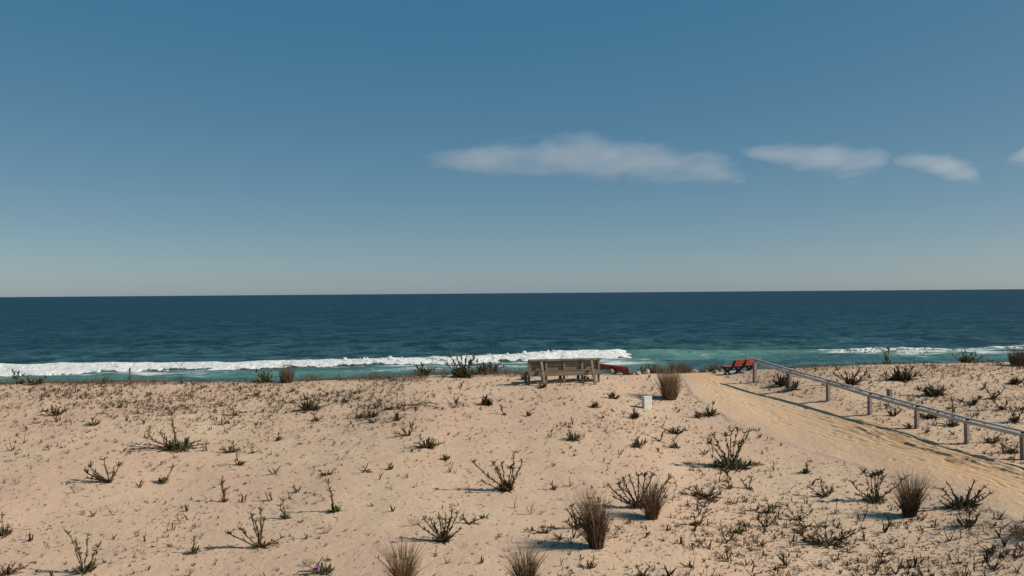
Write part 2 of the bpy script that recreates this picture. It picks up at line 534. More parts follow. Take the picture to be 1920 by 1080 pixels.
def sea_h(X, Y):
    d = np.sqrt(X * X + Y * Y)
    amp = np.clip(1.4 - d / 700, 0, 1)
    u = Y - 0.055 * X + 3.0 * (fbm(X / 60, Y / 60, 31, 2) - 0.5)
    sw = 0.26 * np.sin(u / 4.6) * (0.4 + 1.2 * vnoise(X / 40, Y / 18, 33)) + 0.12 * np.sin((Y + 0.25 * X) / 1.9 + 2 * vnoise(X / 9, Y / 9, 3))
    ch = (fbm(X / 3.5, Y / 1.6, 37, 4) - 0.5) * 0.55
    calm = np.clip((Y - 70) / 20, 0.15, 1)
    h = (sw + ch) * amp * calm
    wy = np.interp(X, WX, WY); wh = np.interp(X, WX, WH)
    v = Y - wy
    ridge = np.where(v > 0, np.exp(-(v / 5.5) ** 2), np.exp(-(v / 1.5) ** 2))
    h = h * (1 - 0.8 * np.exp(-(v / 5) ** 2) * np.minimum(wh, 1)) + wh * ridge
    # second swell, standing further out, not yet breaking
    v2 = Y - (150 + 0.05 * X); w2 = np.clip(1 - np.abs(X - 10) / 110, 0, 1) * 0.75
    h = h + w2 * np.where(v2 > 0, np.exp(-(v2 / 7) ** 2), np.exp(-(v2 / 2.6) ** 2))
    v3 = Y - (134 + 0.09 * (X + 60)); w3 = np.clip(1 - np.abs(X + 72) / 40, 0, 1) * 0.8
    h = h + w3 * np.where(v3 > 0, np.exp(-(v3 / 7) ** 2), np.exp(-(v3 / 2.6) ** 2))
    return h

def make_sea():
    m, nt, out = material('sea_water')
    geo = node(nt, 'ShaderNodeNewGeometry'); pos = geo.outputs['Position']
    sep = node(nt, 'ShaderNodeSeparateXYZ'); nt.links.new(pos, sep.inputs[0])
    yv = mathn(nt, 'ADD', sep.outputs[1], mathn(nt, 'MULTIPLY', sep.outputs[0], -0.10))
    wob = noise_tex(nt, pos, 0.028, 3, 0.5, (1, 1.6, 1))
    lg = mathn(nt, 'LOGARITHM', mathn(nt, 'MAXIMUM', mathn(nt, 'ADD', yv, mathn(nt, 'MULTIPLY', mathn(nt, 'SUBTRACT', wob, 0.5), 60.0)), 20.0), 10.0)
    t = maprange(nt, lg, 1.9, 3.9)
    deep = ramp(nt, t, [(0.0, (0.090, 0.180, 0.165)), (0.07, (0.058, 0.140, 0.142)), (0.16, (0.027, 0.080, 0.098)), (0.30, (0.015, 0.057, 0.080)), (0.55, (0.0095, 0.045, 0.071)), (1.0, (0.009, 0.036, 0.063))])
    bar = node(nt, 'ShaderNodeAttribute'); bar.attribute_name = 'shoal'
    c = deep
    for sc_, st_, lo, hi, am in ((0.6, .5, .50, .58, .7), (0.22, .5, .51, .58, .75), (0.075, .6, .52, .60, .5), (0.022, .7, .52, .62, .3)):
        st = noise_tex(nt, pos, sc_, 5, 0.62, (st_, 1.0, 1.0))
        c = mix(nt, maprange(nt, st, lo, hi, 0, am), c, (0.007, 0.029, 0.042))  # dark streaks: shade of ripple slopes put into the water colour
    c = mix(nt, maprange(nt, noise_tex(nt, pos, 0.11, 5, 0.65, (0.7, 1, 1)), 0.54, 0.66, 0, 0.35), c, (0.055, 0.115, 0.135))
    c = mix(nt, mathn(nt, 'MULTIPLY', bar.outputs['Fac'], 0.85), c, mix(nt, maprange(nt, noise_tex(nt, pos, 0.3, 5, 0.65, (0.5, 1, 1)), 0.4, 0.65), (0.085, 0.205, 0.172), (0.15, 0.30, 0.25)))
    # thin scum lines of foam behind and before the breakers
    fo = node(nt, 'ShaderNodeAttribute'); fo.attribute_name = 'froth'
    lace = noise_tex(nt, pos, 0.55, 6, 0.68, (0.22, 1.0, 1.0))
    fm = maprange(nt, mathn(nt, 'ADD', lace, mathn(nt, 'MULTIPLY', fo.outputs['Fac'], 0.30)), 0.68, 0.80)
    fm = mathn(nt, 'MULTIPLY', fm, mathn(nt, 'MINIMUM', mathn(nt, 'MULTIPLY', fo.outputs['Fac'], 4.0), 0.9))
    c = mix(nt, fm, c, (0.62, 0.63, 0.60))
    h = mathn(nt, 'ADD', noise_tex(nt, pos, 0.35, 6, 0.65, (0.55, 1.0, 1.0)), mathn(nt, 'MULTIPLY', noise_tex(nt, pos, 0.06, 3, 0.5, (0.5, 1, 1)), 3.0))
    b = node(nt, 'ShaderNodeBump'); b.inputs['Strength'].default_value = 1.0; b.inputs['Distance'].default_value = 1.1
    nt.links.new(h, b.inputs['Height'])
    df = node(nt, 'ShaderNodeBsdfDiffuse'); nt.links.new(c, df.inputs['Color']); nt.links.new(b.outputs[0], df.inputs['Normal'])
    gl = node(nt, 'ShaderNodeBsdfGlossy'); gl.inputs['Roughness'].default_value = 0.28; gl.inputs['Color'].default_value = (0.85, 0.92, 1, 1)
    nt.links.new(b.outputs[0], gl.inputs['Normal'])
    lw = node(nt, 'ShaderNodeLayerWeight'); lw.inputs['Blend'].default_value = 0.25; nt.links.new(b.outputs[0], lw.inputs['Normal'])
    fac = mathn(nt, 'MULTIPLY', maprange(nt, lw.outputs['Fresnel'], 0.0, 0.8, 0.03, 0.16), mathn(nt, 'SUBTRACT', 1.0, fm))
    ms = node(nt, 'ShaderNodeMixShader'); nt.links.new(fac, ms.inputs[0]); nt.links.new(df.outputs[0], ms.inputs[1]); nt.links.new(gl.outputs[0], ms.inputs[2])
    nt.links.new(ms.outputs[0], out.inputs['Surface'])
    return m
SEA = make_sea()

sx = graded(-115, 115, 0.9, -80000, 80000, 1.12)
sy = graded(88, 170, 0.55, 40, 80000, 1.035)
sy = sy[sy > 38]
XX2, YY2 = np.meshgrid(sx, sy)
HH = sea_h(XX2, YY2)
sm = np_mesh('sea', np.stack([XX2, YY2, HH], -1).reshape(-1, 3), grid_faces(*XX2.shape), SEA)
n1_ = fbm(XX2 / 16, YY2 / 7, 51, 3)
shoal = np.exp(-((XX2 - 30) / 15) ** 4 - ((YY2 - 126 - 0.1 * (XX2 - 29)) / 12) ** 2) * np.clip((n1_ - 0.22) * 3.2, 0.25, 1)
shoal = np.maximum(shoal, 0.75 * np.exp(-((XX2 - 66) / 30) ** 4 - ((YY2 - 125) / 13) ** 2) * np.clip((n1_ - 0.2) * 3, 0.4, 1))
shoal = np.maximum(shoal, 0.8 * np.exp(-((YY2 - np.interp(XX2, WX, WY) + 12) / 9) ** 2) * (XX2 < 20))
at1 = sm.attributes.new('shoal', 'FLOAT', 'POINT'); at1.data.foreach_set('value', shoal.ravel().astype(np.float32))
wy2, wh2 = np.interp(XX2, WX, WY), np.interp(XX2, WX, WH)
vv = YY2 - wy2
froth = np.exp(-((vv + 7) / 7) ** 2) * np.minimum(wh2 * 2.0, 1) * (XX2 < 19) * 0.7
froth = np.maximum(froth, 0.6 * np.exp(-((vv - 4) / 5) ** 2) * np.minimum(wh2, 1) * (XX2 < 19))
froth = np.maximum(froth, 1.0 * np.exp(-((YY2 - 127) / 7) ** 2) * np.clip((XX2 - 36) / 12, 0, 1))
froth = np.maximum(froth, 0.45 * np.exp(-((XX2 - 26) / 9) ** 2 - ((YY2 - 124) / 5) ** 2))
at2 = sm.attributes.new('froth', 'FLOAT', 'POINT'); at2.data.foreach_set('value', np.clip(froth, 0, 1.2).ravel().astype(np.float32))
tag(link('sea', sm), kind='structure')

m, nt, out = material('white_foam')
p_ = node(nt, 'ShaderNodeNewGeometry').outputs['Position']
fn = noise_tex(nt, p_, 1.6, 6, 0.7)
finish(nt, out, ramp(nt, fn, [(0.3, (0.56, 0.60, 0.58)), (0.5, (0.73, 0.73, 0.70)), (0.65, (0.78, 0.78, 0.75))]), 0.9, fn, 0.9, 0.45, 0.1)
FOAM = m

def breaker(name, label, x0, x1, step, yc, hh, ww, keep, seed, back=1.2):
    """a tumbling strip of foam with a ragged lower edge: rows run along the crest, columns across"""
    X = np.arange(x0, x1, step)
    nv = 44
    t = np.linspace(0, 1, nv)
    Xg, Tg = np.meshgrid(X, t)
    yb, h, w = yc(Xg), hh(Xg), ww(Xg)
    rag = (fbm(Xg / 5.0, Xg * 0 + 2, seed, 4) - 0.5)
    w = w * (1 + 0.9 * rag) + 0.5 * (fbm(Xg / 1.1, Xg * 0 + 5, seed + 7, 3) - 0.5)
    Yg = yb + back - (w + back) * Tg
    crest = np.clip(1 - ((Yg - yb) / np.where(Yg > yb, back, np.maximum(w, .1))) ** 2, 0, 1) ** 0.8
    lum = fbm(Xg / 1.3, Yg / 1.0, seed + 3, 5)
    ends = np.clip((Xg - x0) / 5, 0, 1) * np.clip((x1 - Xg) / 2.0, 0, 1)
    Z = sea_h(Xg, Yg) * 0.85 + crest * (0.10 + 0.34 * h) * (0.55 + 0.9 * lum) * ends + (0.10 * ends - 0.10) + 0.04
    Yg = Yg + (fbm(Xg / 0.8, Tg * 9, seed + 9, 3) - 0.5) * 0.7
    faces = grid_faces(nv, len(X))[:, ::-1]
    k = keep(Xg, Yg, Tg, fbm(Xg / 2.2, Yg / 0.9, seed + 5, 5))
    kf = k.ravel()[faces].mean(1) > 0.5
    used = np.unique(faces[kf]); remap = np.zeros(Xg.size, int); remap[used] = np.arange(len(used))
    V = np.stack([Xg, Yg, Z], -1).reshape(-1, 3)[used]
    o = link(name, np_mesh(name, V, remap[faces[kf]], FOAM))
    md = o.modifiers.new('thick', 'SOLIDIFY'); md.thickness = 0.25; md.offset = -1
    tag(o, label, 'wave', 'waves breaking off the beach')
    return o

breaker('breaking_wave', 'long white breaking wave of foam running behind the wooden bench', -150, pxw(1184, 123), 0.22,
        lambda x: np.interp(x, WX, WY), lambda x: np.interp(x, WX, WH), lambda x: np.interp(x, WX, WW),
        lambda x, y, t, n: ((n + (1 - np.abs(t - 0.42) * 2) * 0.75) > 0.40).astype(float), 201)
breaker('breaking_wave', 'patchy whitewater breaking beyond the handrail, broken into streaks', 43.5, 65, 0.22,
        lambda x: 131 + 0.05 * (x - 45), lambda x: 0.3 + 0 * x, lambda x: 9 + 0 * x,
        lambda x, y, t, n: (fbm(x / 5.0, y / 0.7, 77, 5) > 0.60 + 0.04 * np.clip((x - 58) / 6, 0, 1)).astype(float), 305)
breaker('breaking_wave', 'white wave crest breaking at the far right edge of the sea', 67, 130, 0.25,
        lambda x: 134 + 0.04 * (x - 70), lambda x: 0.8 + 0 * x, lambda x: 7 + 0 * x,
        lambda x, y, t, n: ((n + (1 - np.abs(t - 0.3) * 2) * 0.25) > 0.58).astype(float), 411)

# ------------------------------------------------------------------ clouds: thin real volumes far over the sea
def make_cloud_mat(dens, seed, xr, zr, tops, bots, lean):
    """vapour that thins out towards a soft, torn outline given by two curves over the cloud's length"""
    m, nt, out = material('thin_cloud')
    tc = node(nt, 'ShaderNodeTexCoord').outputs['Object']
    sp = node(nt, 'ShaderNodeSeparateXYZ'); nt.links.new(tc, sp.inputs[0])
    t = maprange(nt, mathn(nt, 'SUBTRACT', sp.outputs[0], mathn(nt, 'MULTIPLY', sp.outputs[1], lean)), *xr)
    def curve(vals):
        fc = node(nt, 'ShaderNodeFloatCurve')
        c = fc.mapping.curves[0]
        n = len(vals)
        for i, v in enumerate(vals):
            x = i / (n - 1)
            if i == 0: c.points[0].location = (0, v)
            elif i == n - 1: c.points[-1].location = (1, v)
            else: c.points.new(x, v)
        fc.mapping.update()
        nt.links.new(t, fc.inputs['Value'])
        return fc.outputs[0]
    zt, zb = curve(tops), curve(bots)
    z = mathn(nt, 'DIVIDE', mathn(nt, 'SUBTRACT', sp.outputs[2], zr[0]), zr[1] - zr[0])
    u = mathn(nt, 'DIVIDE', mathn(nt, 'SUBTRACT', z, zb), mathn(nt, 'MAXIMUM', mathn(nt, 'SUBTRACT', zt, zb), 0.02))
    edge = mathn(nt, 'SUBTRACT', 1.0, mathn(nt, 'ABSOLUTE', mathn(nt, 'SUBTRACT', mathn(nt, 'MULTIPLY', u, 2.0), 1.0)))
    ends = mathn(nt, 'MINIMUM', mathn(nt, 'MULTIPLY', t, 10.0), mathn(nt, 'MULTIPLY', mathn(nt, 'SUBTRACT', 1.0, t), 10.0))
    edge = mathn(nt, 'MINIMUM', edge, ends)
    def nz(scale, rot, det):
        mp = node(nt, 'ShaderNodeMapping'); mp.inputs['Location'].default_value = (seed * 3.7, seed * 1.3, seed)
        mp.inputs['Scale'].default_value = scale; mp.inputs['Rotation'].default_value = (0, R(rot), 0)
        nt.links.new(tc, mp.inputs['Vector'])
        n = node(nt, 'ShaderNodeTexNoise'); n.inputs['Scale'].default_value = 1.0; n.inputs['Detail'].default_value = det; n.inputs['Roughness'].default_value = 0.6
        nt.links.new(mp.outputs[0], n.inputs['Vector'])
        return n.outputs['Fac']
    n1 = nz((1 / 620.0, 1 / 4500.0, 1 / 125.0), 10, 6)
    n2 = nz((1 / 260.0, 1 / 4500.0, 1 / 34.0), 8, 5)
    n = mathn(nt, 'ADD', mathn(nt, 'MULTIPLY', n1, 0.72), mathn(nt, 'MULTIPLY', n2, 0.28))
    d = mathn(nt, 'ADD', mathn(nt, 'MULTIPLY', mathn(nt, 'POWER', mathn(nt, 'MAXIMUM', edge, 0.0), 0.6), 0.55), mathn(nt, 'MULTIPLY', mathn(nt, 'SUBTRACT', n, 0.5), 2.6))
    d = maprange(nt, d, 0.08, 0.95, 0, dens * 0.85)
    d = mathn(nt, 'MAXIMUM', d, 0.0)
    v = node(nt, 'ShaderNodeVolumePrincipled')
    v.inputs['Color'].default_value = (1, 0.97, 0.97, 1); v.inputs['Anisotropy'].default_value = 0.2
    nt.links.new(d, v.inputs['Density'])
    nt.links.new(v.outputs[0], out.inputs['Volume'])
    return m

def cloud(label, prof, dist, seed, dens):
    """prof: (px, top, bottom) samples of the outline; a rounded lens of vapour of that width and height"""
    xs = np.array([p[0] for p in prof], float); tp = np.array([p[1] for p in prof], float); bt = np.array([p[2] for p in prof], float)
    n = 60; xi = np.linspace(xs[0], xs[-1], n)
    ti, bi = np.interp(xi, xs, tp), np.interp(xi, xs, bt)
    rg = np.random.default_rng(seed)
    j = fbm(xi / 22.0, xi * 0 + seed, seed, 4) - 0.5; j2 = fbm(xi / 17.0, xi * 0 + seed + 9, seed + 4, 4) - 0.5
    th = bi - ti
    ti, bi = ti - j * th * 0.22, bi + j2 * th * 0.22
    c0 = ray((xs[0] + xs[-1]) / 2, (tp.mean() + bt.mean()) / 2) * dist + Vector((0, 0, CAM_Z))
    V = []; K = 24
    for i in range(n):
        w = ray(xi[i], (ti[i] + bi[i]) / 2) * dist + Vector((0, 0, CAM_Z)) - c0
        rz = max((bi[i] - ti[i]) / 2, 1.0) * dist / F * 1.25
        e = math.sin(math.pi * (i + 0.5) / n) ** 0.5
        ry = 420 * e
        for k in range(K):
            a = 2 * math.pi * k / K
            V.append((w.x + ry * math.cos(a) * c0.x / c0.y, w.y + ry * math.cos(a), w.z + rz * math.sin(a)))
    V = np.array(V)
    ct = [((ray(a, b) * dist + Vector((0, 0, CAM_Z)) - c0).z, (ray(a, c) * dist + Vector((0, 0, CAM_Z)) - c0).z) for a, b, c in zip(xi, ti, bi)]
    zr = (min(c[1] for c in ct) - 10, max(c[0] for c in ct) + 10)
    pick = [int(round(k)) for k in np.linspace(0, n - 1, 14)]
    tops = [(ct[k][0] - zr[0]) / (zr[1] - zr[0]) for k in pick]; bots = [(ct[k][1] - zr[0]) / (zr[1] - zr[0]) for k in pick]
    xs_ = V[:, 0] - V[:, 1] * c0.x / c0.y
    xr = (float(xs_.min()), float(xs_.max()))
    q = [(i * K + k, i * K + (k + 1) % K, (i + 1) * K + (k + 1) % K, (i + 1) * K + k) for i in range(n - 1) for k in range(K)]
    me = np_mesh('cloud', V, [q, [tuple(range(K))[::-1]], [tuple((n - 1) * K + k for k in range(K))]], make_cloud_mat(dens, seed, xr, zr, tops, bots, c0.x / c0.y))
    import bmesh
    bm = bmesh.new(); bm.from_mesh(me); bmesh.ops.recalc_face_normals(bm, faces=bm.faces); bm.to_mesh(me); bm.free()
    o = link('cloud', me); o.location = c0
    tag(o, label, 'cloud', 'thin clouds over the sea')
    return o

cloud('longest thin white cloud, a wide wedge high above the wooden bench', [(770, 296, 304), (850, 284, 322), (930, 268, 330), (1030, 256, 330), (1140, 258, 332), (1240, 272, 338), (1340, 282, 342), (1400, 318, 346)], 9000, 3, 0.0017)
cloud('thin white cloud tapering to a point below, above the handrail end', [(1385, 282, 288), (1440, 274, 302), (1520, 266, 322), (1600, 267, 348), (1640, 275, 330), (1675, 286, 296)], 9000, 5, 0.0017)
cloud('small thin ragged white cloud, third along the row', [(1672, 300, 308), (1720, 281, 318), (1760, 290, 328), (1810, 300, 345), (1842, 318, 352)], 9000, 8, 0.0016)
cloud('tiny faint scrap of cloud at the right end of the row', [(1880, 300, 306), (1920, 280, 312), (1990, 270, 320), (2060, 290, 305)], 9000, 12, 0.0016)

# ------------------------------------------------------------------ wooden bench (seen from behind)
def pxm(p): return p.y / F          # metres per photo pixel at a point

bl = at(1060, 718)
bench = empty('wooden_bench', bl, R(13))
tag(bench, 'long weathered grey wooden bench with plank back, seen from behind on the dune crest', 'bench')
UX = 138 * pxm(bl) / 2 / math.cos(R(13))
K = pxm(bl)
def bbox(name, c, s, rot=None, mat=WOOD):
    b = MB(); b.box((0, 0, 0), s, None, 0.006)
    o = b.build(name, mat, bench); o.location = c
    if rot: o.rotation_euler = rot
    return o
Z = lambda px: px * K
H = Z(44)
bbox('top_rail', (0, 0.0, H), (2 * UX, 0.13, 0.05))
bbox('back_plank', (0, 0.075, Z(37)), (2 * UX - 0.06, 0.035, Z(8.8)))
bbox('back_plank', (0, 0.07, Z(28.2)), (2 * UX - 0.06, 0.035, Z(8)), (R(4), 0, 0))
bbox('seat_board', (0, -0.045, Z(18)), (2 * UX + 0.03, 0.05, Z(8)))
for i in range(3):
    bbox('seat_slat', (0, 0.17 + i * 0.15, Z(21)), (2 * UX - 0.02, 0.13, 0.035))
for fx in (-0.985, -0.52, -0.03, 0.47, 0.93):
    bbox('leg', (fx * UX, 0.02, (H - 0.225) / 2), (0.07, 0.06, H + 0.175))
    bbox('front_leg', (fx * UX, 0.46, Z(19) / 2 - 0.09), (0.085, 0.07, Z(19) + 0.15))
    bbox('armless_bearer', (fx * UX, 0.27, Z(18)), (0.06, 0.36, 0.07)).name = 'seat_bearer'
bbox('stretcher', (-0.05 * UX, 0.145, 0.06), (1.85 * UX, 0.045, 0.06))
for fx, ky in ((-0.66, -0.33), (0.72, -0.30)):
    a = math.atan2(0.02 - ky + 0.06, H)
    L = H / math.cos(a) + 0.14
    b = MB(); b.box((0, 0, 0), (0.08, 0.06, L), None, 0.006)
    o = b.build('brace', WOOD, bench); o.location = (fx * UX, (-0.10 + ky) / 2, H / 2 - 0.04); o.rotation_euler = (-a, 0, 0)

# ------------------------------------------------------------------ red slatted benches with black iron frames
def red_bench(loc, rz, label, length=1.35, sc=1.0):
    b = empty('slatted_bench', loc, rz)
    tag(b, label, 'bench', 'red benches on the dune crest')
    # side profile, x = forward (seat), z = up
    prof_back = [(0.02, 0.34), (-0.02, 0.40), (-0.06, 0.52), (-0.10, 0.66), (-0.13, 0.70)]
    for fx in (-0.92, 0.0, 0.92):
        mb = MB()
        X = fx * length / 2
        def bar(p, q, w=0.075):
            p, q = Vector((X, p[0], p[1])), Vector((X, q[0], q[1]))
            d = q - p; L = d.length
            rot = Matrix.Rotation(math.atan2(d.z, d.y), 3, 'X')
            mb.box((p + q) / 2, (0.055, L + 0.03, w), rot, 0.008)
        for i in range(len(prof_back) - 1): bar(prof_back[i], prof_back[i + 1], 0.085)
        bar((0.0, 0.33), (0.46, 0.35), 0.07)
        bar((0.46, 0.36), (0.52, 0.34), 0.06)
        bar((0.08, 0.31), (0.23, 0.17), 0.09); bar((0.40, 0.32), (0.25, 0.17), 0.09)
        bar((0.23, 0.19), (0.00, -0.10), 0.075); bar((0.25, 0.19), (0.46, -0.10), 0.075)
        mb.build('iron_frame', IRON, b)
    for i in range(4):
        mb = MB(); mb.box((0, 0, 0), (length, 0.085, 0.03), None, 0.006)
        o = mb.build('seat_slat', RED, b); o.location = (0, 0.07 + i * 0.115, 0.385 + (0.01 if i in (0, 3) else 0))
    for i in range(4):
        f = i / 3.0
        mb = MB(); mb.box((0, 0, 0), (length, 0.03, 0.085), None, 0.006)
        o = mb.build('back_slat', RED, b); o.location = (0, -0.005 - 0.095 * f, 0.46 + 0.082 * i); o.rotation_euler = (R(17), 0, 0)
    b.scale = (sc, sc, sc * 0.77)
    return b

rp = at(1374, 703)
red_bench(rp + Vector((0.50, 0.42, -0.02)), R(36), 'red slatted bench with black iron frames standing beside the handrail end', 1.35, 0.98)
lp = at(1160, 703.5)
red_bench(Vector((lp.x - 0.18, lp.y + 0.55, lp.z - 0.12)), R(-40), 'red slatted bench half hidden behind the grey wooden bench', 1.85, 0.80).rotation_euler = (0, R(3.5), R(-40))

# ------------------------------------------------------------------ handrail along the path
post_px = [(1415, 717.5), (1481, 733), (1553, 752), (1631, 777.5), (1719, 803), (1813, 832), (1918, 862)]
posts = [at(*p) for p in post_px]
d_ = posts[-1] - posts[-2]
for _i in range(4):
    posts.append(Vector((*(posts[-1] + d_ * 1.02).xy, 0))); posts[-1].z = float(G(posts[-1].x, posts[-1].y))
tops_px = [678, 697, 717, 740, 762, 788, 816]
hr = empty('handrail', posts[0])
tag(hr, 'low handrail of two pale bars on square wooden posts beside the sand path', 'handrail')
tops = []
for i, p in enumerate(posts):
    h = (post_px[i][1] - tops_px[i]) * pxm(p) if i < 7 else 0.54
    tops.append(Vector((p.x, p.y, p.z + h)))
# keep the rail a fair line
zl = np.polyfit([t.y for t in tops], [t.z for t in tops], 2)
for t in tops: t.z = float(np.polyval(zl, t.y))
for i, (p, t) in enumerate(zip(posts, tops)):
    nx = (tops[min(i + 1, len(tops) - 1)] - tops[max(i - 1, 0)]); az = math.atan2(nx.y, nx.x)
    mb = MB(); hgt = t.z - p.z - 0.02 + 0.25
    mb.box((0, 0, 0), (0.11, 0.085, hgt), None, 0.008)
    o = mb.build('post', POSTW, hr); o.location = Vector((p.x, p.y, t.z - 0.02 - hgt / 2)) - posts[0]; o.rotation_euler = (R(1.6) * math.sin(i * 2.1), R(1.4) * math.cos(i * 3.7), az + R(100))
side = None
ext0 = tops[0] + (tops[0] - tops[1]).normalized() * 0.13
pl = [ext0] + tops[1:]
for i in range(len(pl) - 1):
    a, b = pl[i], pl[i + 1]
    d = (b - a); L = d.length; dn = d.normalized()
    rot = dn.to_track_quat('X', 'Z').to_matrix()
    sd_ = rot @ Vector((0, 1, 0))
    if sd_.x < 0: sd_ = -sd_
    for off, zz, w, h in ((-0.045, -0.012, 0.08, 0.07), (0.045, 0.060, 0.07, 0.045)):
        mb = MB(); mb.box((0, 0, 0), (L - 0.004, w, h), None, 0.012)
        o = mb.build('rail', RAILW, hr); o.location = (a + b) / 2 + sd_ * off + Vector((0, 0, zz)) - posts[0]
        o.rotation_euler = rot.to_euler()
# brackets that carry the upper bar
for i, t in enumerate(tops):
    a, b = tops[max(i - 1, 0)], tops[min(i + 1, len(tops) - 1)]
    rot = (b - a).normalized().to_track_quat('X', 'Z').to_matrix()
    sd_ = rot @ Vector((0, 1, 0))
    if sd_.x < 0: sd_ = -sd_
    mb = MB(); mb.box((0, 0, 0), (0.05, 0.09, 0.03), None, 0.004)
    o = mb.build('bracket', IRON, hr); o.location = t + sd_ * 0.035 + Vector((0, 0, 0.030)) - posts[0]; o.rotation_euler = rot.to_euler()

# ------------------------------------------------------------------ white marker block, short post
wp = at(1213, 765.5)
k = pxm(wp)
wb = empty('marker_block', wp, R(24))
tag(wb, 'small white concrete block standing in the sand before the tall reed tuft', 'marker')
mb = MB(); mb.box((0, 0, 11.5 * k - 0.06), (17.5 * k, 0.14, 23 * k + 0.10), None, 0.015)
mb.build('body', CONC, wb)
mb = MB(); mb.box((0, 0, 23 * k - 0.012), (17.9 * k, 0.15, 0.02), None, 0.008)
mb.build('cap', CONC, wb)
sp = at(1668, 744)
k = pxm(sp)
sb_ = empty('short_post', sp, R(20))
tag(sb_, 'short grey wooden stub post standing in the sand behind the handrail', 'post')
mb = MB(); mb.box((0, 0, 0.0), (0.13, 0.12, 14 * k + 0.2), None, 0.012)
o = mb.build('shaft', POSTW, sb_); o.location = (0, 0, 7 * k - 0.1)
mb = MB(); mb.box((0, 0, 0), (0.15, 0.14, 0.03), None, 0.01)
o = mb.build('post_cap', RAILW, sb_); o.location = (0, 0, 14 * k + 0.01)

# ------------------------------------------------------------------ stones near the red benches
def stone(px, py, w, h, label, seed, dy=0.0, sink=0.25):
    import bmesh
    rs = random.Random(seed)
    p = at(px, py); k = pxm(p)
    bm = bmesh.new(); bmesh.ops.create_icosphere(bm, subdivisions=3, radius=1.0)
    for v in bm.verts:
        n = v.co.normalized()
        f = 1 + 0.35 * (float(fbm(np.array(n.x * 1.4 + seed), np.array(n.y * 1.4 + n.z * 1.9), seed, 3)) - 0.5)
        for q in range(5):
            ax = Vector((math.sin(seed * 7 + q * 2.3), math.cos(seed * 3 + q * 1.7), math.sin(q * 4.1 + seed))).normalized()
            d = n.dot(ax)
            if d > 0.72: f *= 0.72 / d * 1.0
        v.co = n * f
        v.co.x *= w * k / 2; v.co.y *= (w + h) * k / 4; v.co.z *= h * k / 2 * 1.25
    me = bpy.data.meshes.new('stone'); bm.to_mesh(me); bm.free()
    me.materials.append(STONE)
    for po in me.polygons: po.use_smooth = True
    o = link('stone', me); o.location = p + Vector((0, dy, h * k * 0.5 * (1 - sink))); o.rotation_euler = (0, 0, rs.random() * 6)
    tag(o, label, 'stone', 'stones on the dune crest')
stone(1148, 702, 15, 10, 'pale grey pointed stone under the red bench, next to the wooden bench', 1)
stone(1172, 702, 12, 8, 'pale stone under the seat end of the half hidden red bench', 2)
stone(1197, 702.5, 15, 7, 'smooth white rounded stone just past the end of the red bench', 3)
stone(1211, 701, 18, 12, 'brown mossy stone beside the white rounded stone', 4, 0, .6)
stone(1302, 697, 22, 9, 'light sandy lump at the crest right of the tall reed tuft', 5, 0, .7)
stone(1322, 699, 18, 8, 'low pale stone at the top of the sand path', 6, 0, .7)
stone(1342, 701, 15, 9, 'rough brown stone beside the iron frame of the red bench', 7, 0, .7)
stone(1395, 700, 12, 7, 'pale stone under the red bench by the handrail', 8, 0, .7)
stone(1350, 697, 12, 7, 'small rubble stone behind the red bench foot', 9, 0, .7)

# ------------------------------------------------------------------ plants
def leaf_geo(curve, width, thick=0.10, nseg=4, twist=0.0, taper=1.0):
    """fleshy leaf of unit length along +X bending up (+Z): V-shaped section with thickness"""
    V, Q, T = [], [], []
    for i in range(nseg):
        s = i / nseg
        x = s * math.cos(curve * s * 0.5); z = s * math.sin(curve * s * 0.5)
        w = width * (0.55 + 1.4 * s - 1.75 * s * s) * taper
        a = twist * s
        for dy, dz in ((-w, w * 0.35), (0, -w * thick * 4), (w, w * 0.35)):
            V.append((x, dy * math.cos(a) - dz * math.sin(a), z + dz * math.cos(a) + dy * math.sin(a)))
    V.append((math.cos(curve * 0.5), 0, math.sin(curve * 0.5)))
    for i in range(nseg - 1):
        for j in range(3):
            j2 = (j + 1) % 3
            Q.append((i * 3 + j, i * 3 + j2, (i + 1) * 3 + j2, (i + 1) * 3 + j))
    e = (nseg - 1) * 3
    for j in range(3): T.append((e + j, e + (j + 1) % 3, e + 3))
    T.append((0, 2, 1))
    return V, Q, T

LEAFGEO = [leaf_geo(c, w, 0.10, 4, t) for c, w, t in ((0.2, .10, .2), (0.7, .12, -.4), (-0.5, .11, .5), (1.1, .10, .0), (0.4, .14, .8), (-0.9, .11, -.3))]
def leaf_mesh(g, mat, nm='leaf'):
    b = MB(); b.add(*g, Matrix.Identity(4)); return b.mesh(nm, mat, False, True)
LEAFME = {id(mt): [leaf_mesh(g, mt) for g in LEAFGEO] for mt in (LEAF, LEAF_G, STEM)}

def basis(d, roll=0.0):
    d = Vector(d).normalized()
    y = Vector((0, 0, 1)).cross(d)
    if y.length < 1e-3: y = Vector((0, 1, 0))
    y.normalize(); z = d.cross(y)
    m_ = Matrix((d, y, z)).transposed()
    return (m_ @ Matrix.Rotation(roll, 3, 'X')).to_4x4()

def sph(az, el): return Vector((math.cos(az) * math.cos(el), math.sin(az) * math.cos(el), math.sin(el)))

def add_leaf(parent, p, d, L, mat, rs, fat=1.0):
    o = bpy.data.objects.new('leaf', rs.choice(LEAFME[id(mat)]))
    COL.objects.link(o); o.parent = parent
    o.matrix_basis = Matrix.Translation(p) @ basis(d, rs.uniform(-.6, .6)) @ Matrix.Diagonal((L, L * fat, L * fat, 1))
    return o

